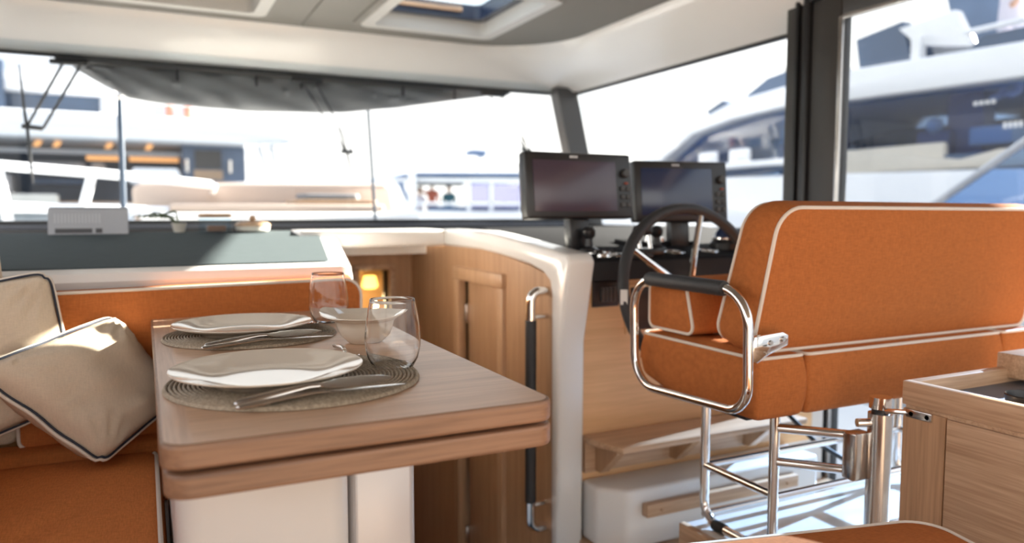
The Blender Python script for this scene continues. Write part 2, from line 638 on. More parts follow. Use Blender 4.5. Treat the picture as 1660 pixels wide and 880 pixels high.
def figure(name, label, loc, heading, shirt, legs='trouser', arm_up=False, group=None):
    """a small standing person: one skinned body with head, hair as child"""
    h = V(*loc)
    mz = Matrix.Translation(h) @ Matrix.Rotation(heading, 4, 'Z')
    J = {'pel': (0, 0, .93, .15), 'waist': (0, 0, 1.08, .135), 'chest': (0, 0, 1.30, .155), 'neck': (0, 0, 1.47, .06), 'jaw': (0, .02, 1.55, .075), 'head': (0, .01, 1.65, .095), 'crown': (0, 0, 1.72, .06)}
    E = [('pel', 'waist'), ('waist', 'chest'), ('chest', 'neck'), ('neck', 'jaw'), ('jaw', 'head'), ('head', 'crown')]
    for s, t in ((-1, 'l'), (1, 'r')):
        J['hip' + t] = (s * .10, 0, .88, .10)
        J['kn' + t] = (s * .11, .02, .50, .065)
        J['an' + t] = (s * .11, -.01, .09, .045)
        J['toe' + t] = (s * .12, .14, .04, .04)
        J['sh' + t] = (s * .19, 0, 1.40, .07)
        J['el' + t] = (s * .25, .03, 1.13, .048)
        J['wr' + t] = (s * .24, .17, .95, .034)
        J['ha' + t] = (s * .23, .23, .88, .040)
        if arm_up and s == 1:
            J['el' + t] = (s * .33, .12, 1.35, .048)
            J['wr' + t] = (s * .30, .26, 1.52, .034)
            J['ha' + t] = (s * .29, .30, 1.60, .040)
        E += [('pel', 'hip' + t), ('hip' + t, 'kn' + t), ('kn' + t, 'an' + t), ('an' + t, 'toe' + t), ('chest', 'sh' + t), ('sh' + t, 'el' + t), ('el' + t, 'wr' + t), ('wr' + t, 'ha' + t)]
    K = list(J)
    me = bpy.data.meshes.new('body')
    me.from_pydata([tuple(mz @ V(*J[k][:3])) for k in K], [(K.index(a), K.index(b)) for a, b in E], [])
    o = bpy.data.objects.new('body', me)
    C.objects.link(o)
    o.modifiers.new('skin', 'SKIN').use_smooth_shade = True
    sv = me.skin_vertices[0].data if me.skin_vertices else None
    for i, k in enumerate(K):
        sv[i].radius = (J[k][3], J[k][3])
        sv[i].use_root = (k == 'pel')
    o.modifiers.new('sub', 'SUBSURF').levels = 1
    dg = bpy.context.evaluated_depsgraph_get()
    em = bpy.data.meshes.new_from_object(o.evaluated_get(dg))
    bpy.data.objects.remove(o)
    em.name = 'body'
    em.materials.clear()
    for k in ('skin', shirt, legs):
        em.materials.append(M[k])
    inv = mz.inverted()
    for p in em.polygons:
        q = inv @ p.center
        r_ = math.hypot(q.x, q.y)
        hand = (q - V(.29, .30, 1.6)).length < .14 if arm_up and q.x > .15 else False
        if q.z > 1.46 and r_ < .2 or (q.y > .17 and abs(q.x) > .15 and q.z > .7) or hand:
            p.material_index = 0
        elif q.z > .92 or (abs(q.x) > .2 and q.z > .8):
            p.material_index = 1
        else:
            p.material_index = 2
        p.use_smooth = True
    root = thing(name, label, 'person', loc, group)
    b = bpy.data.objects.new('body', em)
    C.objects.link(b)
    attach(b, root)
    hr = MB().sphere((0, -.02, 1.69), .105, 14, (1, 1.05, .9))
    hr.v = [mz @ p for p in hr.v if True]
    hr.build('hair', 'hair', root)
    return root


# ================================================================== STRUCTURE
ZC = 1.888
# floor: saloon sole with a stair well down to the hull on starboard
fl = MB()
for (a, b, c, d) in ((-1.2, 0.52, -1.6, 3.9), (0.52, 1.06, -1.6, 1.45), (1.13, 2.22, -1.6, 3.9)):
    fl.box(a, b, c, d, -0.05, 0.0)
struct(fl.build('floor', 'oak_x'))
struct(MB().box(0.45, 1.2, 1.4, 4.3, -0.85, -0.80).build('floor_hall', 'oak_z'))
struct(MB().box(2.22, 3.6, -1.6, 3.9, -0.16, -0.10).build('floor_side_deck', 'deck'))

# ceiling: headliner panels around the two hatches
HA = (.963, 1.652, 2.856, 3.662)
HB = (-.224, .532, 2.856, 3.696)
ceil = MB()
ceil.box(-1.2, 0.722, -1.6, HB[2], ZC, ZC + .05)
ceil.box(-1.2, HB[0], HB[2], HB[3], ZC, ZC + .05)
ceil.box(HB[1], 0.722, HB[2], HB[3], ZC, ZC + .05)
ceil.box(-1.2, 0.722, HB[3], 4.1, ZC, ZC + .05)
struct(ceil.build('ceiling', 'headliner'))
c2 = MB()
c2.box(0.728, 2.55, -1.6, HA[2], ZC, ZC + .05)
c2.box(0.728, HA[0], HA[2], HA[3], ZC, ZC + .05)
c2.box(HA[1], 2.55, HA[2], HA[3], ZC, ZC + .05)
c2.box(0.728, 2.55, HA[3], 4.1, ZC, ZC + .05)
struct(c2.build('ceiling_panel', 'headliner'))
struct(MB().box(-1.25, 2.6, -1.6, 2.8, ZC + .055, ZC + .10).build('roof', 'white'))
struct(MB().box(-1.25, 2.6, 3.75, 4.12, ZC + .055, ZC + .10).build('roof', 'white'))


def hatch(nm, H, label, shut=False):
    x0, x1, y0, y1 = H
    t = thing(nm, label, 'hatch', ((x0 + x1) / 2, (y0 + y1) / 2, ZC))

    def ring(z0, z1, i0, i1, bev=0.006):
        mb = MB()
        a = [V(x0 + i0, y0 + i0, 0), V(x1 - i0, y0 + i0, 0), V(x1 - i0, y1 - i0, 0), V(x0 + i0, y1 - i0, 0)]
        b = [V(x0 + i1, y0 + i1, 0), V(x1 - i1, y0 + i1, 0), V(x1 - i1, y1 - i1, 0), V(x0 + i1, y1 - i1, 0)]
        a = fillet(a, 0.05, True, 6)
        b = fillet(b, 0.04, True, 6)
        R_ = [[V(p.x, p.y, z0) for p in b], [V(p.x, p.y, z0) for p in a], [V(p.x, p.y, z1) for p in a], [V(p.x, p.y, z1) for p in b], [V(p.x, p.y, z0) for p in b]]
        return mb.rings(R_, cap=False)
    ring(ZC - .012, ZC + .03, -.03, .012).build('outer_flange', 'headliner', t)
    ring(ZC - .02, ZC + .07, .0, .055).build('trim_ring', 'hatch_trim', t)
    ring(ZC + .05, ZC + .12, .05, .10).build('hatch_frame', 'navy_frame' if not shut else 'hatch_trim', t)
    if shut:
        MB().box(x0 + .04, x1 - .04, y0 + .04, y1 - .04, ZC + .045, ZC + .055).build('blind', 'hatch_trim', t)
        MB().box((x0 + x1) / 2 - .10, (x0 + x1) / 2 + .10, y0 + .06, y0 + .075, ZC + .03, ZC + .046, .004).build('blind_grip', 'alu', t)
    else:
        MB().box(x0 + .09, x1 - .09, y0 + .09, y1 - .09, ZC + .10, ZC + .108).build('pane', 'hatch_glass', t)
        MB().box(x1 - .15, x1 - .125, y0 + .12, y0 + .18, ZC + .06, ZC + .10, .006).build('latch', 'alu', t)
        MB().box(x0 + .10, x1 - .2, y1 - .13, y1 - .112, ZC + .075, ZC + .095, .004).build('wood_stay', 'oak_x', t)
    return t


hatch('roof_hatch', HA, 'open roof hatch with dark navy frame and bright sky in its glass')
hatch('roof_hatch', HB, 'roof hatch closed with a pale grey blind, left of the glazed one', True)

# fascia: glossy white band that runs round under the ceiling with a rounded corner
def fascia(path_top, path_bot, zb, name):
    rr = []
    for a, b in zip(path_top, path_bot):
        d = (b - a)
        n_ = d.normalized() if d.length > 1e-6 else V(0, 1, 0)
        q = b + n_ * 0.02
        prof = [V(a.x, a.y, ZC + .01)]
        for t in (0.0, .25, .5, .75, .93):
            p = a.lerp(b, t ** 1.25)
            prof.append(V(p.x, p.y, ZC + (zb + .014 - ZC) * t))
        for k in range(1, 5):
            an = k / 4 * PI / 2
            p = b - n_ * .0 + n_ * (.014 * math.sin(an))
            prof.append(V(p.x, p.y, zb + .014 * (1 - math.sin(an)) * 1.0))
        p = b + n_ * .10
        prof.append(V(p.x, p.y, zb))
        prof.append(V(p.x, p.y, ZC + .01))
        rr.append(prof)
    return MB().rings(rr, cap=False).add([p for p in rr[0]], [list(range(len(rr[0])))]).add([p for p in rr[-1]], [list(range(len(rr[-1])))]).build(name, 'white', None, True, 50)


pt = fillet([V(-.694, 0.2, 0), V(-.694, 3.875, 0), V(2.083, 3.875, 0), V(2.083, 2.083, 0)], [0, .28, .47, 0], False, 14)
pb = fillet([V(-.806, 0.2, 0), V(-.806, 3.965, 0), V(2.307, 3.965, 0), V(2.307, 2.083, 0)], [0, .28, .18, 0], False, 14)
struct(fascia(pt, pb, 1.681, 'trim_1'))
pt = [V(2.083, 2.081, 0), V(2.083, 0, 0), V(2.083, -1.5, 0)]
pb = [V(2.218, 2.081, 0), V(2.218, 0, 0), V(2.218, -1.5, 0)]
struct(fascia(pt, pb, 1.757, 'trim_2'))

# walls below the windows, corner pillar, post
struct(MB().box(-1.2, 2.5, 3.92, 3.99, -.8, .875).build('wall_front', 'white_matt'))
struct(MB().box(2.43, 2.50, 2.195, 3.99, -.1, .875).build('wall_starboard', 'white_matt'))
struct(MB().box(-.96, -.90, -1.5, 3.99, 0, .90).build('wall_port', 'white_matt'))
struct(MB().box(-.96, -.90, 2.4, 2.5, .90, 1.72).build('trim_3', 'char'))
struct(MB().box(-.96, -.90, -.1, 0.0, .90, 1.72).build('trim_3', 'char'))
pl = MB()
q = []
for p in (V(2.20, 3.92, 1.70), V(2.414, 3.937, .858)):
    q.append([p + V(-.017, -.034, 0), p + V(.118, -.034, 0), p + V(.118, .056, 0), p + V(-.017, .056, 0)])
pl.rings(q)
struct(pl.build('trim_4', 'char', None, False))

# front window
w1 = bpy.data.objects.new('window_1', None)
C.objects.link(w1)
struct(w1)
MB().box(-.90, 2.40, 3.937, 3.946, .93, 1.72).build('pane', 'glass', w1)
MB().box(-.90, 2.40, 3.853, 3.920, .850, .899, .003).build('lower_frame', 'black', w1)
MB().box(-.90, 2.40, 3.886, 3.942, .897, .916, .003).build('frame_bead', 'bead_grey', w1)
MB().box(-.90, 2.40, 3.909, 3.954, .916, .936, .003).build('glazing_gasket', 'black', w1)
MB().box(-.336, 1.926, 3.972, 4.03, 1.651, 1.682, .004).build('upper_batten', 'char', w1)
MB().box(-.90, 2.18, 3.954, 3.970, 1.661, 1.679).build('upper_gasket', 'black', w1)

# starboard window
w2 = bpy.data.objects.new('window_2', None)
C.objects.link(w2)
struct(w2)
g = MB()
g.rings([[V(2.352, 2.19, 1.70), V(2.361, 2.19, 1.70), V(2.361, 3.92, 1.70), V(2.352, 3.92, 1.70)], [V(2.44, 2.19, .87), V(2.449, 2.19, .87), V(2.449, 3.92, .87), V(2.44, 3.92, .87)]])
g.build('pane', 'glass', w2, False)
MB().box(2.33, 2.352, 2.19, 3.92, 1.667, 1.680).build('upper_gasket', 'black', w2)
MB().box(2.42, 2.464, 2.19, 3.92, .875, .903, .004).build('lower_frame', 'char', w2)

# dark post between window and side door
struct(MB().box(2.24, 2.386, 2.089, 2.190, -.16, 1.80, .006).build('trim_5', 'char'))
struct(MB().box(2.223, 2.243, 2.117, 2.134, -.10, 1.76, .004).build('trim_6', 'black'))

# sliding side door
d1 = bpy.data.objects.new('door_1', None)
C.objects.link(d1)
struct(d1)
MB().box(2.212, 2.296, 2.055, 2.085, -.10, 1.757, .004).build('jamb', 'black', d1)
MB().box(2.223, 2.279, 1.921, 2.052, -.10, 1.738, .008).build('stile', 'char', d1)
MB().box(2.218, 2.229, 1.913, 1.929, -.05, 1.659, .003).build('stile_bead', 'brushed', d1)
MB().box(2.223, 2.279, -1.0, 1.921, 1.659, 1.738, .008).build('head_rail', 'char', d1)
MB().box(2.216, 2.229, -1.0, 1.913, 1.645, 1.662, .003).build('head_bead', 'brushed', d1)
MB().box(2.223, 2.279, -1.0, 1.921, -.10, -.03, .008).build('bottom_rail', 'char', d1)
MB().box(2.223, 2.279, -1.1, -1.0, -.10, 1.738, .008).build('rear_stile', 'char', d1)
MB().box(2.246, 2.255, -1.0, 1.921, -.03, 1.659).build('pane', 'door_glass', d1)
MB().box(2.212, 2.296, -1.1, 2.06, 1.740, 1.757, .003).build('track', 'black', d1)

# ------------------------------------------------------------------ bulkhead beside the stairs
def ztop(y):
    # top line of the white moulding
    P_ = [(1.80, .850), (1.95, .866), (2.28, .896), (2.42, .905), (3.3, .905)]
    for (a, za), (b, zb) in zip(P_, P_[1:]):
        if y <= b:
            return za + (zb - za) * max(0, (y - a)) / (b - a)
    return P_[-1][1]


bk = bpy.data.objects.new('wall_stairs', None)
C.objects.link(bk)
struct(bk)
rim = .062
pieces = [
    [(1.90, -.85), (2.225, -.85), (2.225, ztop(2.225) - rim), (2.05, ztop(2.05) - rim - .004), (1.955, ztop(1.95) - rim - .012), (1.90, .785)],
    [(2.225, .765), (2.66, .765), (2.66, ztop(2.66) - rim), (2.42, ztop(2.42) - rim), (2.225, ztop(2.225) - rim)],
    [(2.66, -.85), (3.26, -.85), (3.26, ztop(3.2) - rim), (2.66, ztop(2.66) - rim)]]
for p in pieces:
    MB().prism(p, 'X', 1.062, 1.12).build('veneer_panel', 'oak_z', bk, False)
# white moulding: over the top and down the aft end
out = [(1.860, -.05), (1.855, .60), (1.80, .835), (1.82, .856), (1.95, .868), (2.28, .898), (2.42, .907), (2.80, .907),
       (2.80, .842), (2.42, .842), (2.26, .832), (2.05, ztop(2.05) - rim), (1.955, ztop(1.95) - rim - .010), (1.915, .77), (1.905, .74), (1.902, -.05)]
MB().prism(out, 'X', 1.054, 1.142, .012, 3).build('moulding', 'white', bk, True, 40)
# little closet door in it
dr = bpy.data.objects.new('door_2', None)
C.objects.link(dr)
struct(dr)
for nm, a in (('frame_post', (1.048, 1.085, 2.225, 2.268, -.8, .7215)), ('frame_post', (1.048, 1.085, 2.617, 2.66, -.8, .7215)), ('frame_head', (1.044, 1.085, 2.222, 2.663, .722, .770))):
    MB().box(*a, .006).build(nm, 'oak_door_trim', dr)
MB().box(1.085, 1.105, 2.27, 2.60, -.8, .722, .004).build('door_leaf', 'oak_z', dr)
MB().box(1.10, 1.115, 2.59, 2.62, -.8, .722).build('shadow_gap', 'black', dr)
for z in (.56, .12, -.30):
    MB().box(1.072, 1.09, 2.594, 2.616, z, z + .07, .003).build('hinge', 'brushed', dr)

# hall end wall with cabin opening, header shelf
hw = bpy.data.objects.new('wall_hall', None)
C.objects.link(hw)
struct(hw)
for a in ((.45, .82, 3.20, 3.24, -.85, .86), (.965, 1.07, 3.20, 3.24, -.85, .86), (.82, .965, 3.20, 3.24, .72, .86)):
    MB().box(*a).build('veneer_panel', 'oak_z', hw)
for a in ((.80, .825, 3.185, 3.205, -.8, .735), (.962, .985, 3.185, 3.205, -.8, .735), (.80, .985, 3.185, 3.205, .722, .745)):
    MB().box(*a, .004).build('opening_trim', 'oak_y', hw)
struct(MB().box(.5, 1.4, 3.85, 3.90, -.85, .83).build('wall_cabin', 'oak_lit'))
MB().box(.995, 1.030, 3.40, 3.43, -.8, .80).build('cabin_post', 'black', hw)
lm = thing('cabin_lamp', 'amber cabin lamp glowing through the low doorway beyond the sofa', 'lamp', (1.03, 3.80, .55))
MB().lathe([(0, .09), (.05, .085), (.07, 0), (.05, -.02), (0, -.02)], 20, Matrix.Translation((1.02, 3.74, .60)) @ Matrix.Scale(.6, 4)).build('lamp_shade', 'cabin_light', lm)
MB().box(1.0, 1.04, 3.775, 3.852, .59, .63, .005).build('wall_bracket', 'brushed', lm)
ll = bpy.data.lights.new('cabin_bulb', 'POINT')
ll.energy = 1.2
ll.color = (1, .72, .35)
ll.shadow_soft_size = .05
lo = bpy.data.objects.new('cabin_bulb', ll)
lo.location = (.95, 3.62, .52)
C.objects.link(lo)
struct(MB().box(.50, 1.06, 2.76, 3.00, .842, .906, .014, 3).build('trim_7', 'white'))
struct(MB().box(.50, 1.14, 3.00, 3.85, .800, .845).build('trim_8', 'white'))
struct(MB().box(.47, .52, 2.10, 3.20, -.85, .80).build('wall_sofa_end', 'oak_z'))

# ------------------------------------------------------------------ dashboard shelf behind the sofa
ds = thing('dashboard_shelf', 'white moulded shelf under the front window topped by a slate mat', 'shelf', (0, 2.5, .80))
rr = []
for (y, z, xr, rad) in ((2.05, .800, .505, 0),):
    pass
top = []
prof = [(2.09, .775), (2.055, .785), (2.045, .805), (2.052, .825), (2.075, .834), (2.98, .900), (3.02, .892), (3.06, .850), (3.84, .838), (3.84, .775)]


def shelf_end(y):
    t = (y - 2.045) / (2.95 - 2.045)
    return .510 + .165 * min(1.0, t)


rings_ = []
for k, (inx, drop) in enumerate(((None, 0), (.03, 0.0), (.012, .004), (.003, .012), (0, .03), (0, 1.0))):
    r_ = []
    for (y, z) in prof:
        x = -.89 if inx is None else shelf_end(y) - inx
        zz = z - (drop if drop < 1 else (z - .775))
        r_.append(V(x, y, max(zz, .775)))
    rings_.append(r_)
MB().rings(rings_).build('shelf_body', 'white', ds, True, 40)
mt = MB()
a = [V(-.88, 2.085, 0), V(.455, 2.085, 0), V(.605, 2.965, 0), V(-.88, 2.965, 0)]


def shelf_z(y):
    return .834 + (y - 2.075) * (.900 - .834) / (.98 - .075) if y < 2.98 else .900


mt.rings([[V(p.x, p.y, shelf_z(p.y) + h) for p in fillet(a, .02, True, 4)] for h in (-.004, .004)])
mt.build('slate_mat', 'mat_slate', ds, True, 30)

# things on the shelf
sg = thing('tent_sign', 'grey folded card sign standing on the shelf by the front window', 'sign', (-.17, 2.93, .902))
mm_ = frame((-.168, 2.90, .898), (1, 0.02, 0), (0, .35, 1))
MB().box(-.118, .118, 0, .088, -.002, .002, 0, 2, mm_).build('card_front', 'sign', sg)
mm2 = frame((-.168, 2.985, .902), (1, .02, 0), (0, -.42, 1))
MB().box(-.118, .118, 0, .094, -.002, .002, 0, 2, mm2).build('card_back', 'sign', sg)
MB().box(-.098, .010, .004, .020, .002, .0035, 0, 2, mm_).build('printed_band', 'signdark', sg)
MB().box(.020, .040, .004, .020, .002, .0035, 0, 2, mm_).build('printed_band', 'signdark', sg)
pr = MB()
for k in range(14):
    pr.box(-.10 + k * .010, -.10 + k * .010 + .004, .040, .072, .002, .003, 0, 2, mm_)
tg = pr.build('faint_print', 'signpale', sg)
tg['kind'] = 'stuff'

pp = thing('potted_sprig', 'tiny cream pot with a drooping leafy sprig on the shelf', 'plant', (.11, 2.95, .902))
MB().lathe([(0, 0), (.018, 0), (.024, .03), (.026, .034), (.021, .034), (.018, .028), (0, .026)], 20, Matrix.Translation((.112, 2.95, .900))).build('pot', 'cream_seat', pp)
st = MB()
tips = []
for k in range(7):
    a = 2.2 + k * .35
    b = V(.112, 2.95, .925)
    c = V(.112 - .028 * (k % 3) - .012, 2.95 + .02 * math.cos(a), .955 + .008 * k % .03)
    d = c + V(-.035 - .006 * k, .012 * math.sin(a * 2), -.006 * (k % 4))
    st.tube([b, b.lerp(c, .6) + V(0, 0, .01), c, d], .0022, False, 5)
    tips += [c, c.lerp(d, .5), d]
st.build('stem', 'leaf', pp)
for k, t_ in enumerate(tips):
    lf = MB()
    d = V(-.022, .006 * math.sin(k * 2.1), -.010 + .006 * math.cos(k)).normalized()
    s_ = d.cross(V(.2 * math.sin(k), .3, 1)).normalized()
    lf.add([t_, t_ + d * .012 + s_ * .009 + V(0, 0, .003), t_ + d * .028, t_ + d * .012 - s_ * .009, t_ + d * .013 + V(0, 0, .0045)], [[0, 1, 4], [1, 2, 4], [2, 3, 4], [3, 0, 4]])
    lf.build('leaf', 'leaf', pp)

jr = thing('sugar_jar', 'square glass jar of brown sugar with a wooden lid', 'jar', (.232, 2.95, .902))
MB().prism([(p.x, p.y) for p in rrect(.178, .285, 2.90, 2.99, .014, .05, 4)], 'Z', .901, .953).build('glass_body', 'hatch_glass', jr)
MB().prism([(p.x, p.y) for p in rrect(.205, .268, 2.91, 2.98, .012, .05, 4)], 'Z', .903, .924, .004).build('sugar', 'brown', jr)
MB().prism([(p.x, p.y) for p in rrect(.176, .287, 2.898, 2.992, .016, .05, 4)], 'Z', .953, .968, .004).build('lid', 'oak_x', jr)
dh = thing('lidded_dish', 'round low wooden lidded dish with a ball knob', 'dish', (.362, 2.95, .902))
MB().lathe([(0, 0), (.052, 0), (.060, .006), (.060, .022), (0, .022)], 32, Matrix.Translation((.362, 2.94, .901))).build('dish_body', 'cream_seat', dh)
MB().lathe([(.063, .020), (.063, .028), (.050, .036), (.015, .040), (0, .040)], 32, Matrix.Translation((.362, 2.94, .901))).build('lid', 'oak_x', dh)
MB().sphere((.362, 2.94, .950), .012, 14).build('knob', 'oak_x', dh)

# ================================================================== SOFA
sf = thing('corner_sofa', 'orange corner sofa with cream piping behind and left of the table', 'sofa', (-.3, 1.5, 0))
# port seat cushion
ol = rrect(-.73, .012, .25, 1.850, .03, .03)
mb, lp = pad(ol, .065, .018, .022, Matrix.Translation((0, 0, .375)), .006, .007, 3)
sc1 = mb.build('seat_cushion', 'orange_seat_lit', sf, True, 60)
MB().tube(sorted([p for p in lp[1] if p.x > -.004 and p.y < 1.83], key=lambda p: p.y), .0042, False, 8).build('piping', 'piping', sc1)
MB().tube(sorted([p for p in lp[0] if p.x > -.004 and p.y < 1.83], key=lambda p: p.y), .0042, False, 8).build('piping', 'piping', sc1)
# front seat cushion
ol = rrect(-.73, .49, 1.858, 2.03, .03, .05)
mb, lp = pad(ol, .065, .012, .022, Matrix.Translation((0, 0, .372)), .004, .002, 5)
sc2 = mb.build('seat_cushion', 'orange_seat_lit', sf, True, 60)
# bases
MB().box(-.73, -.02, .28, 1.85, 0, .31, .02).build('seat_base', 'white_matt', sf)
MB().box(-.73, .47, 1.86, 2.04, 0, .31, .01).build('seat_base', 'white_matt', sf)
# front backrest
ol = fillet([V(-.27, .44, 0), V(.505, .44, 0), V(.515, .800, 0), V(-.27, .790, 0)], [.02, .02, .045, .02], True, 6)
ol = densify(ol, .04)
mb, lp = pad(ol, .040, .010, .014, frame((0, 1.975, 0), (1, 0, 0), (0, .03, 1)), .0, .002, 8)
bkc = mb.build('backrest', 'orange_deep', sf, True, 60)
MB().tube(lp[1], .004, True, 8).build('piping', 'piping', bkc)
# port backrest pad at the frame's left edge
ol = rrect(.9, 2.02, .46, .90, .05, .05)
mb, lp = pad(ol, .05, .012, .03, frame((-.66, 0, 0), (0, 1, 0), (.05, 0, 1)), 0, .002, 2)
mb.build('port_backrest', 'orange_deep', sf, True, 60)

bc = thing('headrest_cushion', 'upright beige pad at the left picture edge behind the pillows', 'cushion', (-.45, 1.985, .45))
ol = densify(fillet([V(-.62, .452, 0), V(-.262, .452, 0), V(-.300, .955, 0), V(-.62, .955, 0)], [.03, .03, .03, .03], True, 6), .03)
mb, lp = pad(ol, .035, .010, .025, frame((0, 1.985, 0), (1, 0, 0), (0, .02, 1)), 0, .002, 4)
mb.build('pad_cover', 'beige', bc, True, 60)
MB().tube(lp[0], .004, True, 6).build('piping', 'beige', bc)


def pillow(nm, label, TL, TR, BR, BL, thick, seed, front):
    """scatter pillow between four corner points; 'front' is a direction the face looks to"""
    TL, TR, BR, BL = map(Vector, (TL, TR, BR, BL))
    nrm = ((TR - BL).cross(TL - BR)).normalized()
    if nrm.dot(Vector(front)) < 0:
        nrm = -nrm
    cen = (TL + TR + BR + BL) / 4
    N = 30

    def base(u, v):
        # u,v in -1..1; sides bow inwards between pointed corners
        uu = u * (1 - .03 * (1 - v * v) * abs(u) ** 2)
        vv = v * (1 - .03 * (1 - u * u) * abs(v) ** 2)
        a, b = (uu + 1) / 2, (vv + 1) / 2
        p = (BL * (1 - a) + BR * a) * (1 - b) + (TL * (1 - a) + TR * a) * b
        return p + (cen - p) * .085 * (u * v) ** 10
    root = thing(nm, label, 'pillow', tuple(V(cen.x, cen.y, min(p.z for p in (TL, TR, BR, BL)))))
    mb = MB()
    grids = []
    for s in (1, -1):
        vs = []
        for j in range(N + 1):
            for i in range(N + 1):
                u, v = -1 + 2 * i / N, -1 + 2 * j / N
                bulge = ((1 - u ** 2) ** .38) * ((1 - v ** 2) ** .38)
                p = base(u, v)
                # gathers fanning from the corners and a few drag folds
                wv = 0
                for (cu, cv) in ((-1, -1), (1, -1), (1, 1), (-1, 1)):
                    du, dv = u - cu, v - cv
                    r_ = math.hypot(du, dv)
                    an = math.atan2(abs(dv), abs(du))
                    wv += .0055 * math.sin(an * 17 + seed + cu * 2 + cv) * math.exp(-((r_ - .42) / .26) ** 2)
                wv += .007 * noise.noise(V(u * 2.2 + seed, v * 2.2, 0)) + .004 * noise.noise(V(u * 1.2, v * 7, seed))
                wv += .004 * math.sin(v * 8 + u * 3 + seed) * math.exp(-((v + .55) / .3) ** 2) * (1 - u * u)
                vs.append(p + nrm * s * (.006 + thick * bulge + wv * min(1, bulge * 2)))
        fs = []
        for j in range(N):
            for i in range(N):
                a = j * (N + 1) + i
                fs.append([a, a + 1, a + N + 2, a + N + 1])
        grids.append(len(mb.v))
        mb.add(vs, fs)
    edge = [(i, 0) for i in range(N)] + [(N, j) for j in range(N)] + [(N - i, N) for i in range(N)] + [(0, N - j) for j in range(N)]
    fs = []
    for k in range(len(edge)):
        (i, j), (i2, j2) = edge[k], edge[(k + 1) % len(edge)]
        a, b = j * (N + 1) + i, j2 * (N + 1) + i2
        fs.append([a, b, b + grids[1], a + grids[1]])
    mb.f += fs
    mb.build('pillow_cover', 'beige', root, True, 80)
    ring = [base(-1 + 2 * i / N, -1 + 2 * j / N) for (i, j) in edge]
    ring = [p + nrm * .0028 * math.sin(k * .55 + seed) for k, p in enumerate(ring)]
    off = [(p - cen).normalized() for p in ring]
    MB().tube([p + o * .003 + nrm * .0075 for p, o in zip(ring, off)], .0024, True, 8).build('navy_trim', 'navy', root)
    MB().tube([p + o * .006 + nrm * .001 for p, o in zip(ring, off)], .0038, True, 8).build('cream_trim', 'piping', root)
    return root


pillow('scatter_pillow', 'beige pillow with navy and cream trim lying in front, beside the table', (-.310, 1.735, .668), (-.072, 1.925, .735), (.045, 1.915, .525), (-.098, 1.710, .462), .075, 1.0, (.3, -1, .5))
pillow('scatter_pillow', 'beige pillow standing upright behind the other pillow against the sofa back', (-.47, 1.875, .795), (-.190, 1.905, .842), (-.145, 1.885, .560), (-.42, 1.83, .462), .045, 4.0, (0, -1, .3))

# ================================================================== TABLE
tb = thing('dining_table', 'oak folding dinette table with doubled top on white pedestals', 'table', (.25, 1.3, 0))


def table_leaf(z0, z1, x0, x1, y0, y1, nm, rad):
    ol = fillet([V(x0, y0, 0), V(x1, y0, 0), V(x1, y1, 0), V(x0, y1, 0)], rad, True, 10)
    lv = []
    h = (z1 - z0)
    for (i, z) in ((.0045, z0), (.0042, z0 + .0002), (.0013, z0 + .0013), (0, z0 + .0042), (0, z0 + .0052), (0, z1 - .0052), (0, z1 - .0042), (.0013, z1 - .0013), (.0042, z1 - .0002), (.0045, z1)):
        c = V((x0 + x1) / 2, (y0 + y1) / 2, 0)
        lv.append([V(p.x - (i if p.x > c.x else -i), p.y - (i if p.y > c.y else -i), z) for p in ol])
    return MB().rings(lv, cap=False), lv


TX0, TX1, TY0, TY1 = .006, .492, .868, 1.985
mb, lv = table_leaf(.691, .720, TX0, TX1, TY0, TY1, 'top', .028)
n_ = len(lv[-1])
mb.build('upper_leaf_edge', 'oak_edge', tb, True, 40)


def clip(poly, xc, keep_right):
    out_ = []
    for k_ in range(len(poly)):
        p, q = poly[k_], poly[(k_ + 1) % len(poly)]
        ip, iq = (p.x >= xc) == keep_right, (q.x >= xc) == keep_right
        if ip:
            out_.append(p)
        if ip != iq:
            out_.append(p.lerp(q, (xc - p.x) / (q.x - p.x)))
    return out_


for nm_, mat_, side_ in (('edge_band', 'oak_band', False), ('upper_leaf', 'oak_table', True)):
    mbt_ = MB()
    for L_ in (lv[-1], lv[0]):
        pg = clip(L_, .040, side_)
        mbt_.add(pg, [list(range(len(pg)))])
    mbt_.build(nm_, mat_, tb, False)
mb, lv = table_leaf(.657, .686, TX0 + .003, TX1 + .001, TY0 + .002, TY1, 'top', .028)
mb.add(lv[-1], [list(range(n_))]).add(lv[0], [list(range(n_))[::-1]])
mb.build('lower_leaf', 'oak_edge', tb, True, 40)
MB().box(TX0 + .03, TX1 - .02, TY0 + .03, TY1 - .03, .684, .693).build('leaf_spacer', 'black', tb)
MB().prism([(p.x, p.y) for p in rrect(.026, .278, 1.14, 1.78, .035, .05, 8)], 'Z', 0, .657).build('pedestal', 'white_matt', tb, True, 30)
MB().prism([(p.x, p.y) for p in rrect(.292, .404, 1.205, 1.315, .012, .05, 4)], 'Z', 0, .548, .004).build('leg_sleeve', 'alu', tb, True, 30)
MB().prism([(p.x, p.y) for p in rrect(.300, .396, 1.213, 1.307, .010, .05, 4)], 'Z', .3, .657).build('leg_slider', 'alu', tb, True, 30)
MB().prism([(p.x, p.y) for p in rrect(.290, .406, 1.203, 1.317, .012, .05, 4)], 'Z', .540, .556, .004).build('leg_collar', 'white_matt', tb, True, 30)

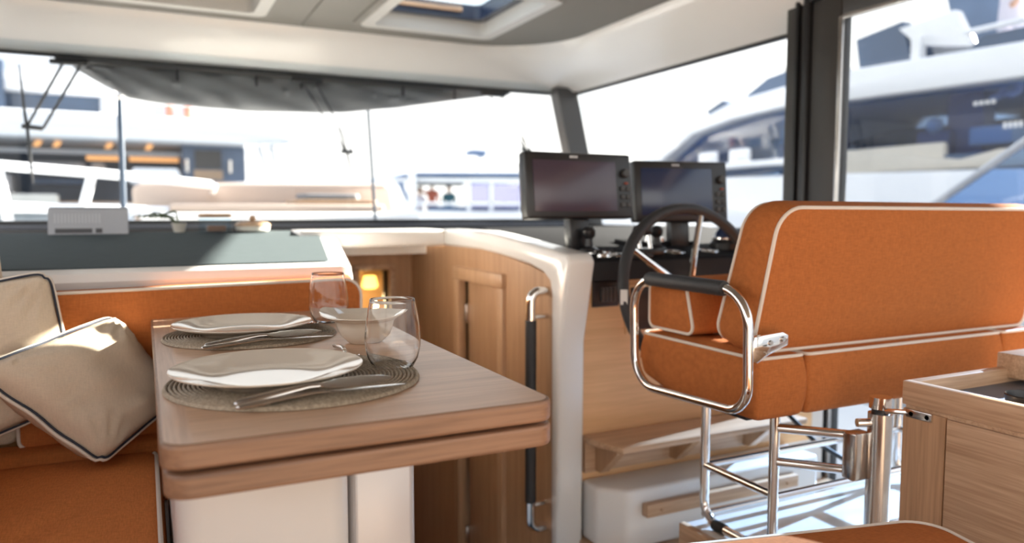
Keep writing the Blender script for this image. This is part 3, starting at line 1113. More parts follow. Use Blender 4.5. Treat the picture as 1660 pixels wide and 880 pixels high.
# placemats
def placemat(nm, label, cx, cy, rad):
    prof = [(0, .0045)]
    n = 30
    for k in range(n):
        for q in range(5):
            r_ = rad * (k + q / 5) / n
            if r_ <= 0:
                continue
            prof.append((r_, .0022 + .0040 * math.sin(PI * q / 5) ** .6))
    prof += [(rad, .0025), (rad + .001, .001), (rad - .002, 0), (0, 0)]
    o = MB().lathe(prof, 120, Matrix.Translation((cx, cy, .7202))).build(nm, 'straw', None, True, 80)
    return tag(o, label, 'placemat', 'woven placemats')


placemat('placemat', 'round woven straw placemat under the nearer plate', .197, 1.14, .182)
placemat('placemat', 'round woven straw placemat under the farther plate', .190, 1.605, .168)


def plate(label, cx, cy, rad):
    k = [(0, .0055), (.20, .0055), (.36, .0057), (.48, .0064), (.58, .0082), (.66, .0108), (.74, .0140), (.82, .0170), (.90, .0197), (.96, .0217), (.99, .0230)]
    t = []
    for (r0, z0), (r1, z1) in zip(k, k[1:]):
        t += [(r0, z0), ((r0 + r1) / 2, (z0 + z1) / 2 - (.00010 if r0 > .4 else 0))]
    t += [k[-1], (.998, .0236), (1.0, .0228), (.99, .0212), (.90, .0172), (.80, .0138), (.70, .0098), (.62, .0050), (.58, 0), (.53, 0), (.51, .002), (0, .002)]
    o = MB().lathe([(r_ * rad, z) for r_, z in t], 96, Matrix.Translation((cx, cy, .7258))).build('dinner_plate', 'china', None, True, 60)
    return tag(o, label, 'plate', 'dinner plates')


plate('cream porcelain dinner plate on the nearer placemat', .156, 1.130, .135)
plate('cream porcelain dinner plate on the farther placemat', .174, 1.605, .135)

# bowl with a wide flared, slightly peaked rim
t = [(0, .006), (.018, .0065), (.032, .012), (.043, .024), (.049, .038), (.053, .0435), (.062, .0465), (.074, .0500), (.080, .0525), (.0808, .0508), (.074, .0470), (.062, .0432), (.054, .0395), (.051, .030), (.045, .015), (.034, .004), (.030, .001), (.029, 0), (.025, 0), (.024, .002), (0, .003)]
bw = MB().lathe(t, 72)
for p in bw.v:
    r_ = math.hypot(p.x, p.y)
    if r_ > .05:
        a = math.atan2(p.y, p.x)
        k = max(0, math.cos(a - 2.6)) ** 6 + .8 * max(0, math.cos(a + .5)) ** 6
        p.z += (r_ - .05) / .03 * .010 * k
bw.v = [p * 1.06 + V(.378, 1.425, .7205) for p in bw.v]
tag(bw.build('serving_bowl', 'china', None, True, 60), 'cream bowl with flared rim between the two glasses', 'bowl')


def tumbler(label, cx, cy):
    o_ = [(0, 0), (.026, 0), (.0325, .004), (.040, .018), (.0440, .036), (.0445, .052), (.0425, .074), (.0385, .098), (.0366, .107), (.0358, .1122), (.03555, .1128)]
    i_ = [(.0352, .1128), (.0350, .1122), (.0358, .107), (.0377, .098), (.0417, .074), (.0437, .052), (.0432, .036), (.0388, .0182), (.0305, .0062), (.015, .0045), (0, .0043)]
    mb = MB().lathe(o_ + i_, 64, Matrix.Translation((cx, cy, .7206)))
    return tag(mb.build('stemless_glass', 'tumbler', None, True, 28), label, 'glass', 'stemless wine glasses')


tumbler('clear stemless wine glass in front of the bowl', .352, 1.158)
tumbler('clear stemless wine glass behind the bowl at the far plate', .374, 1.728)


# cutlery: local x along the piece from handle end, z up
def ribbon(mb, secs, mtx):
    rr = []
    for (x, z, w_, t_, roll) in secs:
        r_ = []
        for k in range(12):
            a = 2 * PI * k / 12
            y, q = math.cos(a) * w_, math.sin(a) * t_
            r_.append(mtx @ V(x, y * math.cos(roll) - q * math.sin(roll), z + y * math.sin(roll) + q * math.cos(roll)))
        rr.append(r_)
    return mb.rings(rr)


def cutlery(kind, label, p0, p1, z0, z1, roll=0.0, group='cutlery on the table'):
    p0, p1 = V(*p0, z0), V(*p1, z1)
    L = (p1 - p0).length
    mtx = frame(p0, p1 - p0, V(0, 0, 1).cross(p1 - p0))
    root = thing(kind, label, kind.split('_')[-1], tuple(p0), group)
    h = MB()
    ribbon(h, [(0, 0, .002, .001, roll), (.003, .0005, .0068, .0030, roll), (L * .12, .002, .0084, .0040, roll), (L * .3, .005, .0064, .0038, roll), (L * .45, .007, .0042, .0030, roll), (L * .52, .006, .0038, .0024, roll)], mtx)
    h.build('handle', 'brushed', root)
    b = MB()
    if kind == 'fish_knife':
        ribbon(b, [(L * .515, .006, .0034, .002, roll), (L * .57, .005, .0085, .0012, roll), (L * .66, .004, .0125, .0009, roll), (L * .80, .003, .0125, .0008, roll), (L * .92, .002, .008, .0007, roll), (L, .001, .0008, .0005, roll)], mtx)
        b.build('blade', 'chrome', root)
    elif kind == 'table_knife':
        ribbon(b, [(L * .515, .006, .0034, .002, roll), (L * .56, .006, .0062, .0012, roll), (L * .75, .005, .0078, .0009, roll), (L * .94, .004, .0066, .0007, roll), (L, .003, .0012, .0005, roll)], mtx)
        b.build('blade', 'chrome', root)
    elif kind == 'table_fork':
        ribbon(b, [(L * .515, .006, .0034, .002, roll), (L * .62, .004, .0050, .0016, roll), (L * .68, .001, .0105, .0012, roll), (L * .76, .001, .0115, .0011, roll)], mtx)
        b.build('head', 'chrome', root)
        for k in range(4):
            y = -.0090 + k * .0060
            T = MB()
            T.tube([mtx @ V(L * .755, y, .001), mtx @ V(L * .88, y, .004), mtx @ V(L, y, .010)], [.0017, .0015, .0007], False, 6)
            T.build('tine', 'chrome', root)
    else:
        ribbon(b, [(L * .515, .006, .0034, .002, roll), (L * .66, .003, .0060, .0014, roll), (L * .76, .0, .0165, .0012, roll), (L * .88, .0, .0195, .0012, roll), (L * .96, .002, .013, .001, roll), (L, .004, .001, .0006, roll)], mtx)
        b.build('spoon_bowl', 'chrome', root)
    return root


ZT = .7286
cutlery('table_knife', 'steel table knife lying lowest on the front edge of the nearer placemat', (.094, .976), (.319, .993), ZT, ZT + .001)
cutlery('fish_knife', 'broad bladed steel fish knife resting across the knife before the nearer plate', (.094, .992), (.301, .990), ZT + .0015, ZT + .016, .35)
cutlery('table_fork', 'steel fork with tines beside the near glass right of the nearer plate', (.312, 1.388), (.295, 1.186), .7245, ZT + .004)
cutlery('table_knife', 'steel table knife on the front edge of the farther placemat', (.083, 1.440), (.322, 1.449), ZT, ZT + .001)
cutlery('fish_knife', 'broad bladed steel fish knife resting before the farther plate', (.090, 1.456), (.301, 1.456), ZT + .0015, ZT + .014, .35)
cutlery('table_fork', 'steel fork beside the far glass at the farther plate', (.320, 1.800), (.318, 1.590), ZT, ZT + .003)

# ================================================================== GRAB HANDLE
gh = thing('grab_handle', 'upright grab handle wrapped in black leather on the wood bulkhead', 'handle', (1.06, 2.0, .38))
GX = 1.005
zt, zb_ = .742, .028
Y0 = 1.935
for s, z in ((1, zt), (-1, zb_)):
    pts = fillet([V(1.063, Y0, z), V(GX, Y0, z), V(GX, Y0, z - s * .10)], .048, False, 10)
    MB().tube(pts, .0140, False, 14).build('chrome_end', 'chrome', gh)
    MB().tube([V(1.062, Y0, z - s * .075), V(GX, Y0, z - s * .075)], .008, False, 12).build('standoff', 'chrome', gh)
MB().tube([V(GX, Y0, zt - .085), V(GX, Y0, zb_ + .085)], .0165, False, 18).build('leather_grip', 'leather', gh)

# ================================================================== HELM CONSOLE
hc = thing('helm_console', 'oak fronted helm console with black dash top and white step base', 'console', (1.55, 2.2, 0))
CY = 1.885
MB().box(1.142, 2.10, CY, CY + .04, .17, .79).build('front_panel', 'oak_lit', hc)
MB().box(1.142, 2.20, CY + .04, 2.8, 0.0, .78).build('carcass', 'white_matt', hc)
MB().prism([(CY - .035, .772), (CY - .035, .826), (CY - .028, .834), (2.62, .915), (2.62, .80), (CY, .772)], 'X', 1.150, 2.21, .004).build('dash_top', 'dash', hc)
MB().box(1.142, 2.415, 2.60, 3.85, .78, .866).build('fore_dash', 'dash_matt', hc)
MB().box(1.150, 2.21, CY - .039, CY - .034, .774, .828, .002).build('dash_lip', 'dash_matt', hc)
# recessed cubby and switch panel on front
MB().box(1.30, 1.42, CY - .006, CY + .002, .60, .755, .004).build('cubby_frame', 'oak_lit', hc)
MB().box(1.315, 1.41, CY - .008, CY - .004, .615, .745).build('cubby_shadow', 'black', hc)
sw = thing('switch_panel', 'black rocker switch panel on the oak console front', 'switch panel', (1.22, CY, .70))
MB().box(1.180, 1.272, CY - .010, CY - .001, .692, .770, .003).build('faceplate', 'black', sw)
for k in range(4):
    MB().box(1.204 + k * .0135, 1.216 + k * .0135, CY - .020, CY - .009, .708, .752, .003).build('rocker', 'char', sw)
# foot shelf on the console front
fs_ = thing('foot_shelf', 'oak foot shelf on wedge brackets below the helm console', 'shelf', (1.5, CY - .08, .2))
MB().prism([(1.147, CY - .004), (1.147, CY - .055), (1.185, CY - .165), (1.90, CY - .165), (1.90, CY - .004)], 'Z', .292, .312, .006).build('board', 'oak_x', fs_)
MB().box(1.150, 1.90, CY - .022, CY - .002, .20, .292).build('back_board', 'oak_x', fs_)
for x in (1.185, 1.46, 1.76):
    MB().prism([(CY - .022, .205), (CY - .022, .292), (CY - .135, .292), (CY - .13, .28), (CY - .05, .205)], 'X', x, x + .03).build('bracket', 'oak_z', fs_, False)
stp = thing('helm_step', 'white moulded step block with an oak toe bar under the foot shelf', 'step', (1.5, 1.8, 0))
MB().prism([(1.148, CY - .002), (1.148, 1.80), (1.215, 1.735), (1.97, 1.735), (1.97, CY - .002)], 'Z', 0, .178, .014, 3).build('step_block', 'white', stp)
MB().prism([(1.262, 1.733), (1.262, 1.705), (1.85, 1.705), (1.85, 1.733)], 'Z', .100, .138, .003).build('toe_bar', 'oak_x', stp)
for x in (1.31, 1.80):
    MB().lathe([(0, .003), (.004, .003), (.004, 0), (0, 0)], 10, frame((x, 1.704, .118), (1, 0, 0), (0, 0, 1))).build('screw_plug', 'oak_z', stp)

# plotter displays
def plotter(label, cx, cy, z0, wdt, hgt, screen, yaw=0.0, tilt=.12, extra=False):
    t = thing('chartplotter', label, 'display', (cx, cy, z0 - .035), 'chartplotters on the helm dash')
    mx = Matrix.Translation((cx, cy, z0)) @ Matrix.Rotation(yaw, 4, 'Z') @ Matrix.Rotation(-tilt, 4, 'X')
    hw_ = wdt / 2
    MB().box(-hw_, hw_, 0, .045, 0, hgt, .008, 3, mx).build('housing', 'black', t)
    MB().box(-hw_ + .012, hw_ - .012, .045, .075, .02, hgt - .02, .01, 2, mx).build('rear_shell', 'black', t)
    bx = hw_ - .062
    MB().box(-hw_ + .024, bx, -.0025, .001, .022, hgt - .026, .001, 2, mx).build('screen', screen, t)
    MB().lathe([(0, .012), (.011, .012), (.014, .009), (.015, 0), (0, 0)], 20, mx @ frame((hw_ - .026, -.001, hgt * .70), (1, 0, 0), (0, 0, 1))).build('dial', 'char', t)
    for k in range(6):
        MB().box(hw_ - .046 + (k % 2) * .022, hw_ - .028 + (k % 2) * .022, -.006, .001, .035 + (k // 2) * .026, .050 + (k // 2) * .026, .002, 1, mx).build('button', 'char', t)
    MB().box(hw_ - .03, hw_ - .018, -.007, .001, hgt * .53, hgt * .56, .002, 1, mx).build('button', 'shirt_red', t)
    lgm = MB()
    for k in range(3):
        lgm.box(-.036 + k * .010, -.028 + k * .010, -.0015, .001, hgt - .018, hgt - .011, .001, 1, mx)
    lgm.build('maker_mark', 'signpale', t)['kind'] = 'stuff'
    MB().box(-.035, .035, .02, .06, -.10, .01, .004, 2, mx).build('mount', 'black', t)
    return t


plotter('black chartplotter with a violet sheen on its screen, left of the two', 1.222, 2.005, .953, .385, .205, 'screen_violet', .02, .11)
plotter('black chartplotter with a blue reflecting screen, right of the two', 1.655, 2.06, .940, .355, .208, 'screen_blue', -.16, .10)

# small dash instruments: heights follow the slope of the dash
def dz(y):
    return .834 + (y - (CY - .028)) * (.915 - .834) / (2.62 - CY + .028)


ins = thing('throttle_lever', 'black twin throttle with chrome levers on the helm dash', 'throttle', (1.405, 1.93, dz(1.93)))
MB().box(1.365, 1.445, 1.88, 1.98, dz(1.93) - .004, dz(1.93) + .018, .006).build('throttle_base', 'black', ins)
for x in (1.385, 1.425):
    MB().tube([V(x, 1.93, dz(1.93) + .01), V(x, 1.945, dz(1.93) + .065)], .007, False, 10).build('lever', 'chrome', ins)
    MB().sphere((x, 1.948, dz(1.93) + .072), .016, 14, (1, 1, 1.2)).build('lever_knob', 'black', ins)
for k, (x, y, lb) in enumerate(((1.285, 1.915, 'flat round chrome rimmed gauge nearest the bulkhead on the dash'), (1.52, 1.935, 'flat round chrome rimmed gauge behind the steering wheel rim'), (1.66, 1.935, 'flat round chrome rimmed gauge beside the wheel spoke'))):
    g_ = thing('round_gauge', lb, 'gauge', (x, y, dz(y)), 'gauges on the helm dash')
    mx = Matrix.Translation((x, y, dz(y) - .002)) @ Matrix.Rotation(R(6), 4, 'X')
    MB().lathe([(.030, 0), (.036, 0), (.036, .006), (.033, .009), (.030, .008), (.030, 0)], 32, mx).build('rim', 'chrome', g_)
    MB().lathe([(0, .006), (.031, .006), (.031, 0), (0, 0)], 32, mx).build('dial_face', 'black', g_)
    MB().box(-.001, .001, -.002, .022, .006, .0075, 0, 1, mx).build('needle', 'piping', g_)
for k, (x, y, lb) in enumerate(((1.235, 1.99, 'black joystick with a rounded head under the left plotter'), (1.50, 2.0, 'black joystick with a rounded head between the plotters'))):
    j_ = thing('joystick', lb, 'joystick', (x, y, dz(y)))
    mx = Matrix.Translation((x, y, dz(y) - .003))
    MB().lathe([(0, 0), (.034, 0), (.030, .014), (.014, .022), (.012, .045), (.020, .055), (.021, .070), (.012, .082), (0, .084)], 24, mx).build('joystick_body', 'black', j_)
    MB().lathe([(.034, 0), (.037, 0), (.037, .004), (.034, .005)], 24, mx).build('chrome_ring', 'chrome', j_)
kp = thing('autopilot_keypad', 'small black autopilot keypad lying at the front of the dash', 'keypad', (1.33, 1.88, dz(1.88)))
mx = Matrix.Translation((1.335, 1.885, dz(1.885))) @ Matrix.Rotation(R(6), 4, 'X')
MB().box(-.05, .05, -.025, .025, -.004, .010, .004, 2, mx).build('case', 'black', kp)
for k in range(4):
    MB().box(-.040 + k * .021, -.024 + k * .021, -.016, -.002, .010, .013, .001, 1, mx).build('key', 'char' if k else 'shirt_red', kp)
cl = thing('chrome_cleat', 'chrome bow thruster lever left of the dash gauges', 'lever', (1.225, 1.90, dz(1.90)))
MB().lathe([(0, 0), (.02, 0), (.018, .008), (.006, .012), (0, .012)], 20, Matrix.Translation((1.235, 1.905, dz(1.9)))).build('base', 'chrome', cl)
MB().tube([V(1.205, 1.905, dz(1.9) + .016), V(1.265, 1.905, dz(1.9) + .016)], .005, False, 8).build('lever', 'chrome', cl)
ck = thing('compass', 'black domed steering compass at the right of the dash', 'compass', (1.79, 2.0, dz(2.0)))
MB().lathe([(0, 0), (.062, 0), (.062, .02), (.050, .035), (0, .035)], 28, Matrix.Translation((1.80, 2.0, dz(2.0) - .003))).build('compass_base', 'black', ck)
MB().lathe([(.048, .032), (.045, .055), (.03, .072), (0, .078)], 28, Matrix.Translation((1.80, 2.0, dz(2.0) - .003))).build('dome', 'screen_blue', ck)
MB().lathe([(.048, .034), (.054, .034), (.054, .040), (.048, .040)], 28, Matrix.Translation((1.80, 2.0, dz(2.0) - .003)), True).build('bezel', 'chrome', ck)
wf = thing('work_tray', 'low black instrument tray with chrome corner knobs under the right plotter', 'tray', (1.62, 2.2, dz(2.2)))
mx = Matrix.Translation((1.60, 2.14, dz(2.14))) @ Matrix.Rotation(R(6), 4, 'X')
MB().box(-.14, .14, -.05, .05, -.004, .012, .005, 2, mx).build('tray_body', 'dash', wf)
for k in range(5):
    MB().lathe([(0, .014), (.010, .014), (.012, 0), (0, 0)], 14, mx @ Matrix.Translation((-.11 + k * .055, -.03, .011))).build('knob', 'chrome', wf)

# steering wheel
sw_ = thing('steering_wheel', 'leather rimmed steering wheel with steel spokes in front of the dash', 'steering wheel', (1.42, 1.74, .6))
WC = V(1.438, 1.735, .742)
wm = frame(WC, (1, 0, 0), (0, .22, 1))
WR = .246
rim_pts = [wm @ V(WR * math.cos(2 * PI * k / 96), WR * math.sin(2 * PI * k / 96), 0) for k in range(96)]
MB().tube(rim_pts, .0165, True, 16).build('rim', 'leather', sw_)
for a in (147, 75, 3, -69, -141):
    q = R(a)
    d0 = wm @ V(.03 * math.cos(q), .03 * math.sin(q), -.02)
    d1_ = wm @ V(.13 * math.cos(q), .13 * math.sin(q), -.012)
    d2 = wm @ V((WR - .008) * math.cos(q), (WR - .008) * math.sin(q), 0)
    MB().tube([d0, d1_, d2], [.011, .010, .009], False, 10).build('spoke', 'chrome', sw_)
MB().lathe([(0, .03), (.028, .028), (.040, .012), (.042, -.03), (.030, -.10), (0, -.10)], 28, wm).build('hub', 'chrome', sw_)
MB().tube([wm @ V(0, 0, -.10), V(WC.x, CY + .01, WC.z - .035)], .022, False, 14).build('shaft', 'black', sw_)
MB().box(-.010, .010, -.02, .022, .0165, .0180, 0, 1, frame(wm @ V(-WR, -.005, 0), (.83, -.56, 0), (0, 0, 1))).build('paper_tag', 'tag', sw_)

# ================================================================== HELM SEAT
hs = thing('helm_bench', 'orange double helm seat with cream piping on a chrome frame', 'seat', (1.45, 1.35, .19))
X0, X1 = 1.189, 2.200
# seat cushion sections
bounds = [(X0, X0 + .145), (X0 + .149, 2.055), (2.059, X1)]
for i, (a, b) in enumerate(bounds):
    ol = fillet([V(a, 1.218, 0), V(b, 1.218, 0), V(b, 1.657, 0), V(a, 1.657, 0)], [.012, .012, .03, .03], True, 5)
    ol = densify(ol, .03)
    mb, lp = pad(ol, .072, .010, .018, Matrix.Translation((0, 0, .583)), .006, .003, i * 3 + 1)
    # front edge tapers upward
    for p in mb.v:
        if p.y > 1.53 and p.z < .583:
            p.z += (p.y - 1.53) * .25
    q = mb.build('seat_cushion', 'orange', hs, True, 60)
    MB().tube(lp[1], .0040, True, 8).build('piping', 'piping', q)
# front bolster (folded up)
ol = fillet([V(1.437, .669, 0), V(1.6235, .669, 0), V(1.6235, .798, 0), V(1.4755, .808, 0)], [.02, .02, .03, .03], True, 6)
ol = densify(ol, .025)
mb, lp = pad(ol, (X1 - X0) / 2 - .005, .004, .014, frame(((X0 + X1) / 2, 0, 0), (0, 1, 0), (0, 0, 1)), .004, .002, 6)
q = mb.build('bolster', 'orange', hs, True, 60)
MB().tube(lp[0], .0040, True, 8).build('piping', 'piping', q)
MB().tube(lp[1], .0040, True, 8).build('piping', 'piping', q)
# backrest: thickness along the lean direction
lean = V(0, -.10, 1)
ol = fillet([V(X0 + .005, .664, 0), V(X1, .664, 0), V(X1 + .003, .994, 0), V(X0 + .050, .997, 0)], [.045, .03, .03, .072], True, 8)
ol = densify(ol, .03)
mtx = frame((0, 1.370, 0), (1, 0, 0), lean)
mb, lp = pad([p for p in ol], .059, .012, .019, mtx, .006, .003, 9)
inv = mtx.inverted()


def shape_back(p):
    # the lower front swells forward, top is thinner
    l = inv @ p
    t = (l.y - .66) / .335
    if l.z < 0:
        l = V(l.x, l.y, l.z * (1.25 - .45 * t))
    return mtx @ l


mb.v = [shape_back(p) for p in mb.v]
q = mb.build('backrest', 'orange', hs, True, 60)
for L in lp:
    MB().tube([shape_back(p) for p in L], .0043, True, 8).build('piping', 'piping', q)

# armrest: closed loop of tube in a fore and aft plane, leather grip on top
AX = 1.151
loop = fillet([V(AX, 1.211, .803), V(AX, 1.205, .540), V(AX, 1.619, .521), V(AX, 1.631, .803)], [.082, .062, .082, .082], True, 10)
MB().tube(loop, .0110, True, 16).build('armrest_tube', 'chrome', hs)
a, b = V(AX, 1.566, .803), V(AX, 1.2845, .803)
MB().tube([a, a.lerp(b, .02), b.lerp(a, .02), b], [.0158, .0177, .0177, .0158], False, 18).build('armrest_grip', 'leather', hs)
# hinge arm between the loop and the backrest
MB().prism([(1.151, .655), (1.160, .707), (1.2415, .712), (1.2587, .7045), (1.2587, .6816), (1.203, .664), (1.170, .647)], 'Y', 1.199, 1.213, .004).build('hinge_plate', 'chrome', hs)
for (x, z) in ((1.205, .691), (1.2415, .697)):
    MB().lathe([(0, .003), (.005, .003), (.006, 0), (0, 0)], 12, frame((x, 1.1985, z), (1, 0, 0), (0, 0, 1))).build('screw', 'brushed', hs)
MB().box(X0 + .02, X1 - .02, 1.27, 1.604, .500, .514, .004).build('seat_pan', 'black', hs)
# chrome frame
LX = 1.300
SXX = 2.05
FY, RY = 1.512, 1.273
for x in (LX, SXX):
    pts = fillet([V(x, RY, .507), V(x, RY, .166), V(x, FY, .166), V(x, FY, .507)], .055, False, 10)
    MB().tube(pts, .0120, False, 14).build('side_frame', 'chrome', hs)
    MB().tube([V(x, RY, .312), V(x, FY, .312)], .0100, False, 12).build('side_rail', 'chrome', hs)
    MB().tube([V(x, 1.43, .166), V(x, 1.47, .166)], .0140, False, 12).build('rubber_foot', 'rubber', hs)
    MB().tube([V(x, 1.32, .166), V(x, 1.36, .166)], .0140, False, 12).build('rubber_foot', 'rubber', hs)
for (y, z) in ((FY, .312), (FY, .180), (RY, .166), (RY, .306)):
    MB().tube([V(LX, y, z), V(SXX, y, z)], .0100, False, 12).build('cross_rail', 'chrome', hs)
pp_ = thing('seat_pedestal', 'brushed steel post between helm seat and oak cabinet', 'post', (1.43, 1.098, .152))
PX, PY = 1.430, 1.098
MB().tube([V(PX, PY, .153), V(PX, PY, .535)], .0253, False, 24).build('pedestal_tube', 'brushed', pp_)
MB().tube([V(PX, PY, .532), V(PX, PY, .548)], .018, False, 20).build('post_neck', 'black', pp_)
MB().tube([V(PX, PY, .546), V(PX, PY, .571)], .0234, False, 24).build('post_cap', 'chrome', pp_)
MB().box(PX - .062, PX - .012, PY + .010, PY + .046, .385, .492, .006).build('clamp_block', 'brushed', pp_)
MB().tube([V(PX - .048, PY + .02, .514), V(PX - .005, PY, .514)], .0095, False, 12).build('lock_pin', 'chrome', pp_)
for z in (.480, .400):
    MB().tube([V(LX + .003, RY - .008, z - .006), V(PX - .03, PY + .03, z)], .0110, False, 12).build('brace', 'chrome', pp_)
MB().lathe([(0, 0), (.052, 0), (.050, .010), (.027, .015), (0, .015)], 28, Matrix.Translation((PX, PY, .1525))).build('floor_flange', 'chrome', pp_)

# helm platform the seat stands on
pf = MB().prism([(1.262, 1.045), (2.20, 1.045), (2.20, 1.545), (1.262, 1.545)], 'Z', 0, .152, .008)
hp = thing('helm_platform', 'low white platform with oak edging under the helm seat', 'platform', (1.6, 1.4, 0))
pf.build('platform_body', 'white', hp)
MB().box(1.244, 1.264, 1.045, 1.545, .0, .155, .004).build('edging', 'oak_y', hp)

# power cord behind the seat
cd = MB().tube(fillet([V(1.66, 1.83, .60), V(1.70, 1.70, .42), V(1.80, 1.60, .28), V(2.0, 1.56, .158)], .1, False, 8), .007, False, 8).build('cable', 'rubber', None)
tag(cd, 'black cable hanging behind the helm seat', 'cable')

# ================================================================== RIGHT CABINET
cb = thing('galley_cabinet', 'oak cabinet with raised tray rim at the right picture edge', 'cabinet', (1.75, .7, 0))
KX, KY = 1.412, 1.035
MB().box(KX + .008, 2.0 - .03, .0, KY - .010, 0.0, .565).build('carcass', 'oak_x', cb)
MB().box(KX + .001, KX + .010, KY - .096, KY - .004, 0.0, .565).build('corner_stile', 'oak_z', cb)
MB().box(KX + .0015, KX + .010, .0, KY - .099, 0.0, .5625, .001).build('door', 'oak_y', cb)
MB().box(KX + .006, 1.97, .0, KY - .006, .565, .585).build('tray_base', 'oak_x', cb)
MB().box(KX, KX + .022, .0, KY, .572, .622, .003).build('tray_rim', 'oak_y', cb)
MB().box(KX + .022, 1.97, KY - .022, KY, .572, .622, .003).build('tray_rim', 'oak_x', cb)
MB().box(KX + .022, 1.97, .0, KY - .022, .584, .590).build('tray_liner', 'signdark', cb)
MB().box(1.735, 1.97, .955, KY + .004, .60, .655, .004).build('raised_block', 'oak_x', cb)
MB().box(KX - .004, KX + .001, KY - .07, KY - .012, .548, .566, .002).build('latch_plate', 'brushed', cb)
for y in (KY - .06, KY - .025):
    MB().lathe([(0, .003), (.004, .003), (.005, 0), (0, 0)], 10, frame((KX - .004, y, .557), (0, 1, 0), (0, 0, 1))).build('latch_screw', 'chrome', cb)
MB().tube([V(KX + .002, KY - .02, .557), V(KX + .0, KY + .035, .548)], .006, False, 10).build('latch_arm', 'chrome', cb)
cu = thing('black_cup', 'black rounded cup in the cabinet tray cut by the picture edge', 'cup', (1.53, .855, .590))
MB().lathe([(0, .002), (.022, 0), (.034, .012), (.038, .032), (.036, .034), (.031, .014), (0, .006)], 28, Matrix.Translation((1.508, .842, .590))).build('cup_body', 'black', cu)
MB().tube([V(1.508, .800, .615), V(1.508, .785, .612), V(1.508, .785, .600), V(1.508, .806, .598)], .004, False, 8).build('cup_handle', 'black', cu)

# stool at the lower right
stl = thing('foreground_stool', 'orange cushioned stool with cream piping in the lower right corner', 'stool', (1.0, .55, 0))
mtx = Matrix.Translation((1.190, .805, .392)) @ Matrix.Rotation(R(-13), 4, 'Z')
ol = rrect(-.50, .015, -.46, .03, .055, .03, 8)
mb, lp = pad(ol, .05, .012, .020, mtx, .004, .002, 12)
q = mb.build('seat_cushion', 'orange', stl, True, 60)
MB().tube(lp[1], .0042, True, 8).build('piping', 'piping', q)
MB().box(-.47, .0, -.43, .005, -.07, -.045, .006, 2, mtx).build('seat_board', 'oak_x', stl)
for (x, y) in ((-.45, -.41), (-.45, -.02), (-.02, -.41), (-.02, -.02)):
    MB().tube([mtx @ V(x, y, -.07), mtx @ V(x, y, -.392)], .014, False, 12).build('leg', 'chrome', stl)

# ================================================================== OUTSIDE: own foredeck
struct(MB().box(-4, 3.6, 4.10, 9.0, .66, .80, .01).build('foredeck', 'deck'))
struct(MB().box(-1.3, 2.6, -6.5, -1.6, -.08, -.02).build('floor_cockpit', 'teak'))
wt = struct(MB().box(-150, 250, -100, 300, -1.32, -1.30).build('water', 'water', None, False))
lb = thing('deck_lounge', 'long white moulded sun lounge on the foredeck outside the front window', 'lounge', (.85, 5.6, .80))
MB().prism([(-.05, .80), (-.07, 1.14), (-.03, 1.175), (1.70, 1.20), (1.76, 1.16), (1.82, .80)], 'Y', 5.75, 6.3, .03, 3).build('lounge_back', 'peach_vinyl', lb)
MB().box(-.02, 1.80, 5.20, 5.76, .80, .975, .03, 3).build('lounge_base', 'white', lb)
MB().box(.15, 1.55, 5.25, 5.73, .975, 1.03, .02, 3).build('seat_pad', 'peach_vinyl', lb)
dhp = thing('deck_cushion', 'folded grey brown cushion lying on the foredeck sun lounge', 'cushion', (1.2, 5.5, 1.03))
MB().prism([(p.x, p.y) for p in rrect(.92, 1.52, 5.30, 5.66, .06, .1)], 'Z', 1.032, 1.062, .01).build('lower_fold', 'ywood', dhp)
MB().prism([(p.x, p.y) for p in rrect(.99, 1.40, 5.34, 5.64, .05, .1)], 'Z', 1.062, 1.105, .014, 3).build('upper_fold', 'cover', dhp)
rl = thing('guard_rail', 'white tubular guard rail on the foredeck seen through the left window', 'railing', (-.7, 5.4, .80))
def dk(x, z, y=5.5):
    return V(x, y, z)
MB().tube([dk(-2.6, 1.385), dk(-.775, 1.258), dk(-.111, 1.211), dk(.42, 1.160)], .030, False, 12).build('top_rail', 'yacht_white', rl)
MB().tube([dk(-2.6, 1.02), dk(-.786, 1.006), dk(-.115, .988), dk(.15, .982)], .032, False, 12).build('lower_rail', 'yacht_white', rl)
for (xa, za, xb, zb2) in ((-.79, 1.257, -.73, .80), (-.285, 1.222, -.40, .80)):
    MB().tube([dk(xa, za), dk(xb, zb2)], .030, False, 12).build('stanchion', 'yacht_white', rl)
MB().tube([dk(.42, 1.160), dk(.44, 1.15, 5.55), dk(.44, 1.10, 5.80)], .021, False, 12).build('rail_end', 'yacht_white', rl)
for nm, a, b, r_, lb_ in (('awning_pole', V(-.10, 4.65, .80), V(-.096, 4.65, 1.60), .016, 'dark blue pole standing outside the left of the front window'), ('awning_pole', V(1.19, 4.20, .80), V(1.150, 4.20, 1.56), .009, 'thin dark pole outside the middle of the front window')):
    p_ = thing(nm, lb_, 'pole', tuple(a))
    MB().tube([a, a.lerp(b, .55), b], r_, False, 10).build('pole_tube', 'pole_blue', p_)
    MB().lathe([(0, 0), (r_ * 2.6, 0), (r_ * 2.2, .012), (r_, .03)], 14, Matrix.Translation(a)).build('foot', 'yacht_white', p_)
    MB().sphere(b, r_ * 1.5, 10).build('finial', 'brushed', p_)

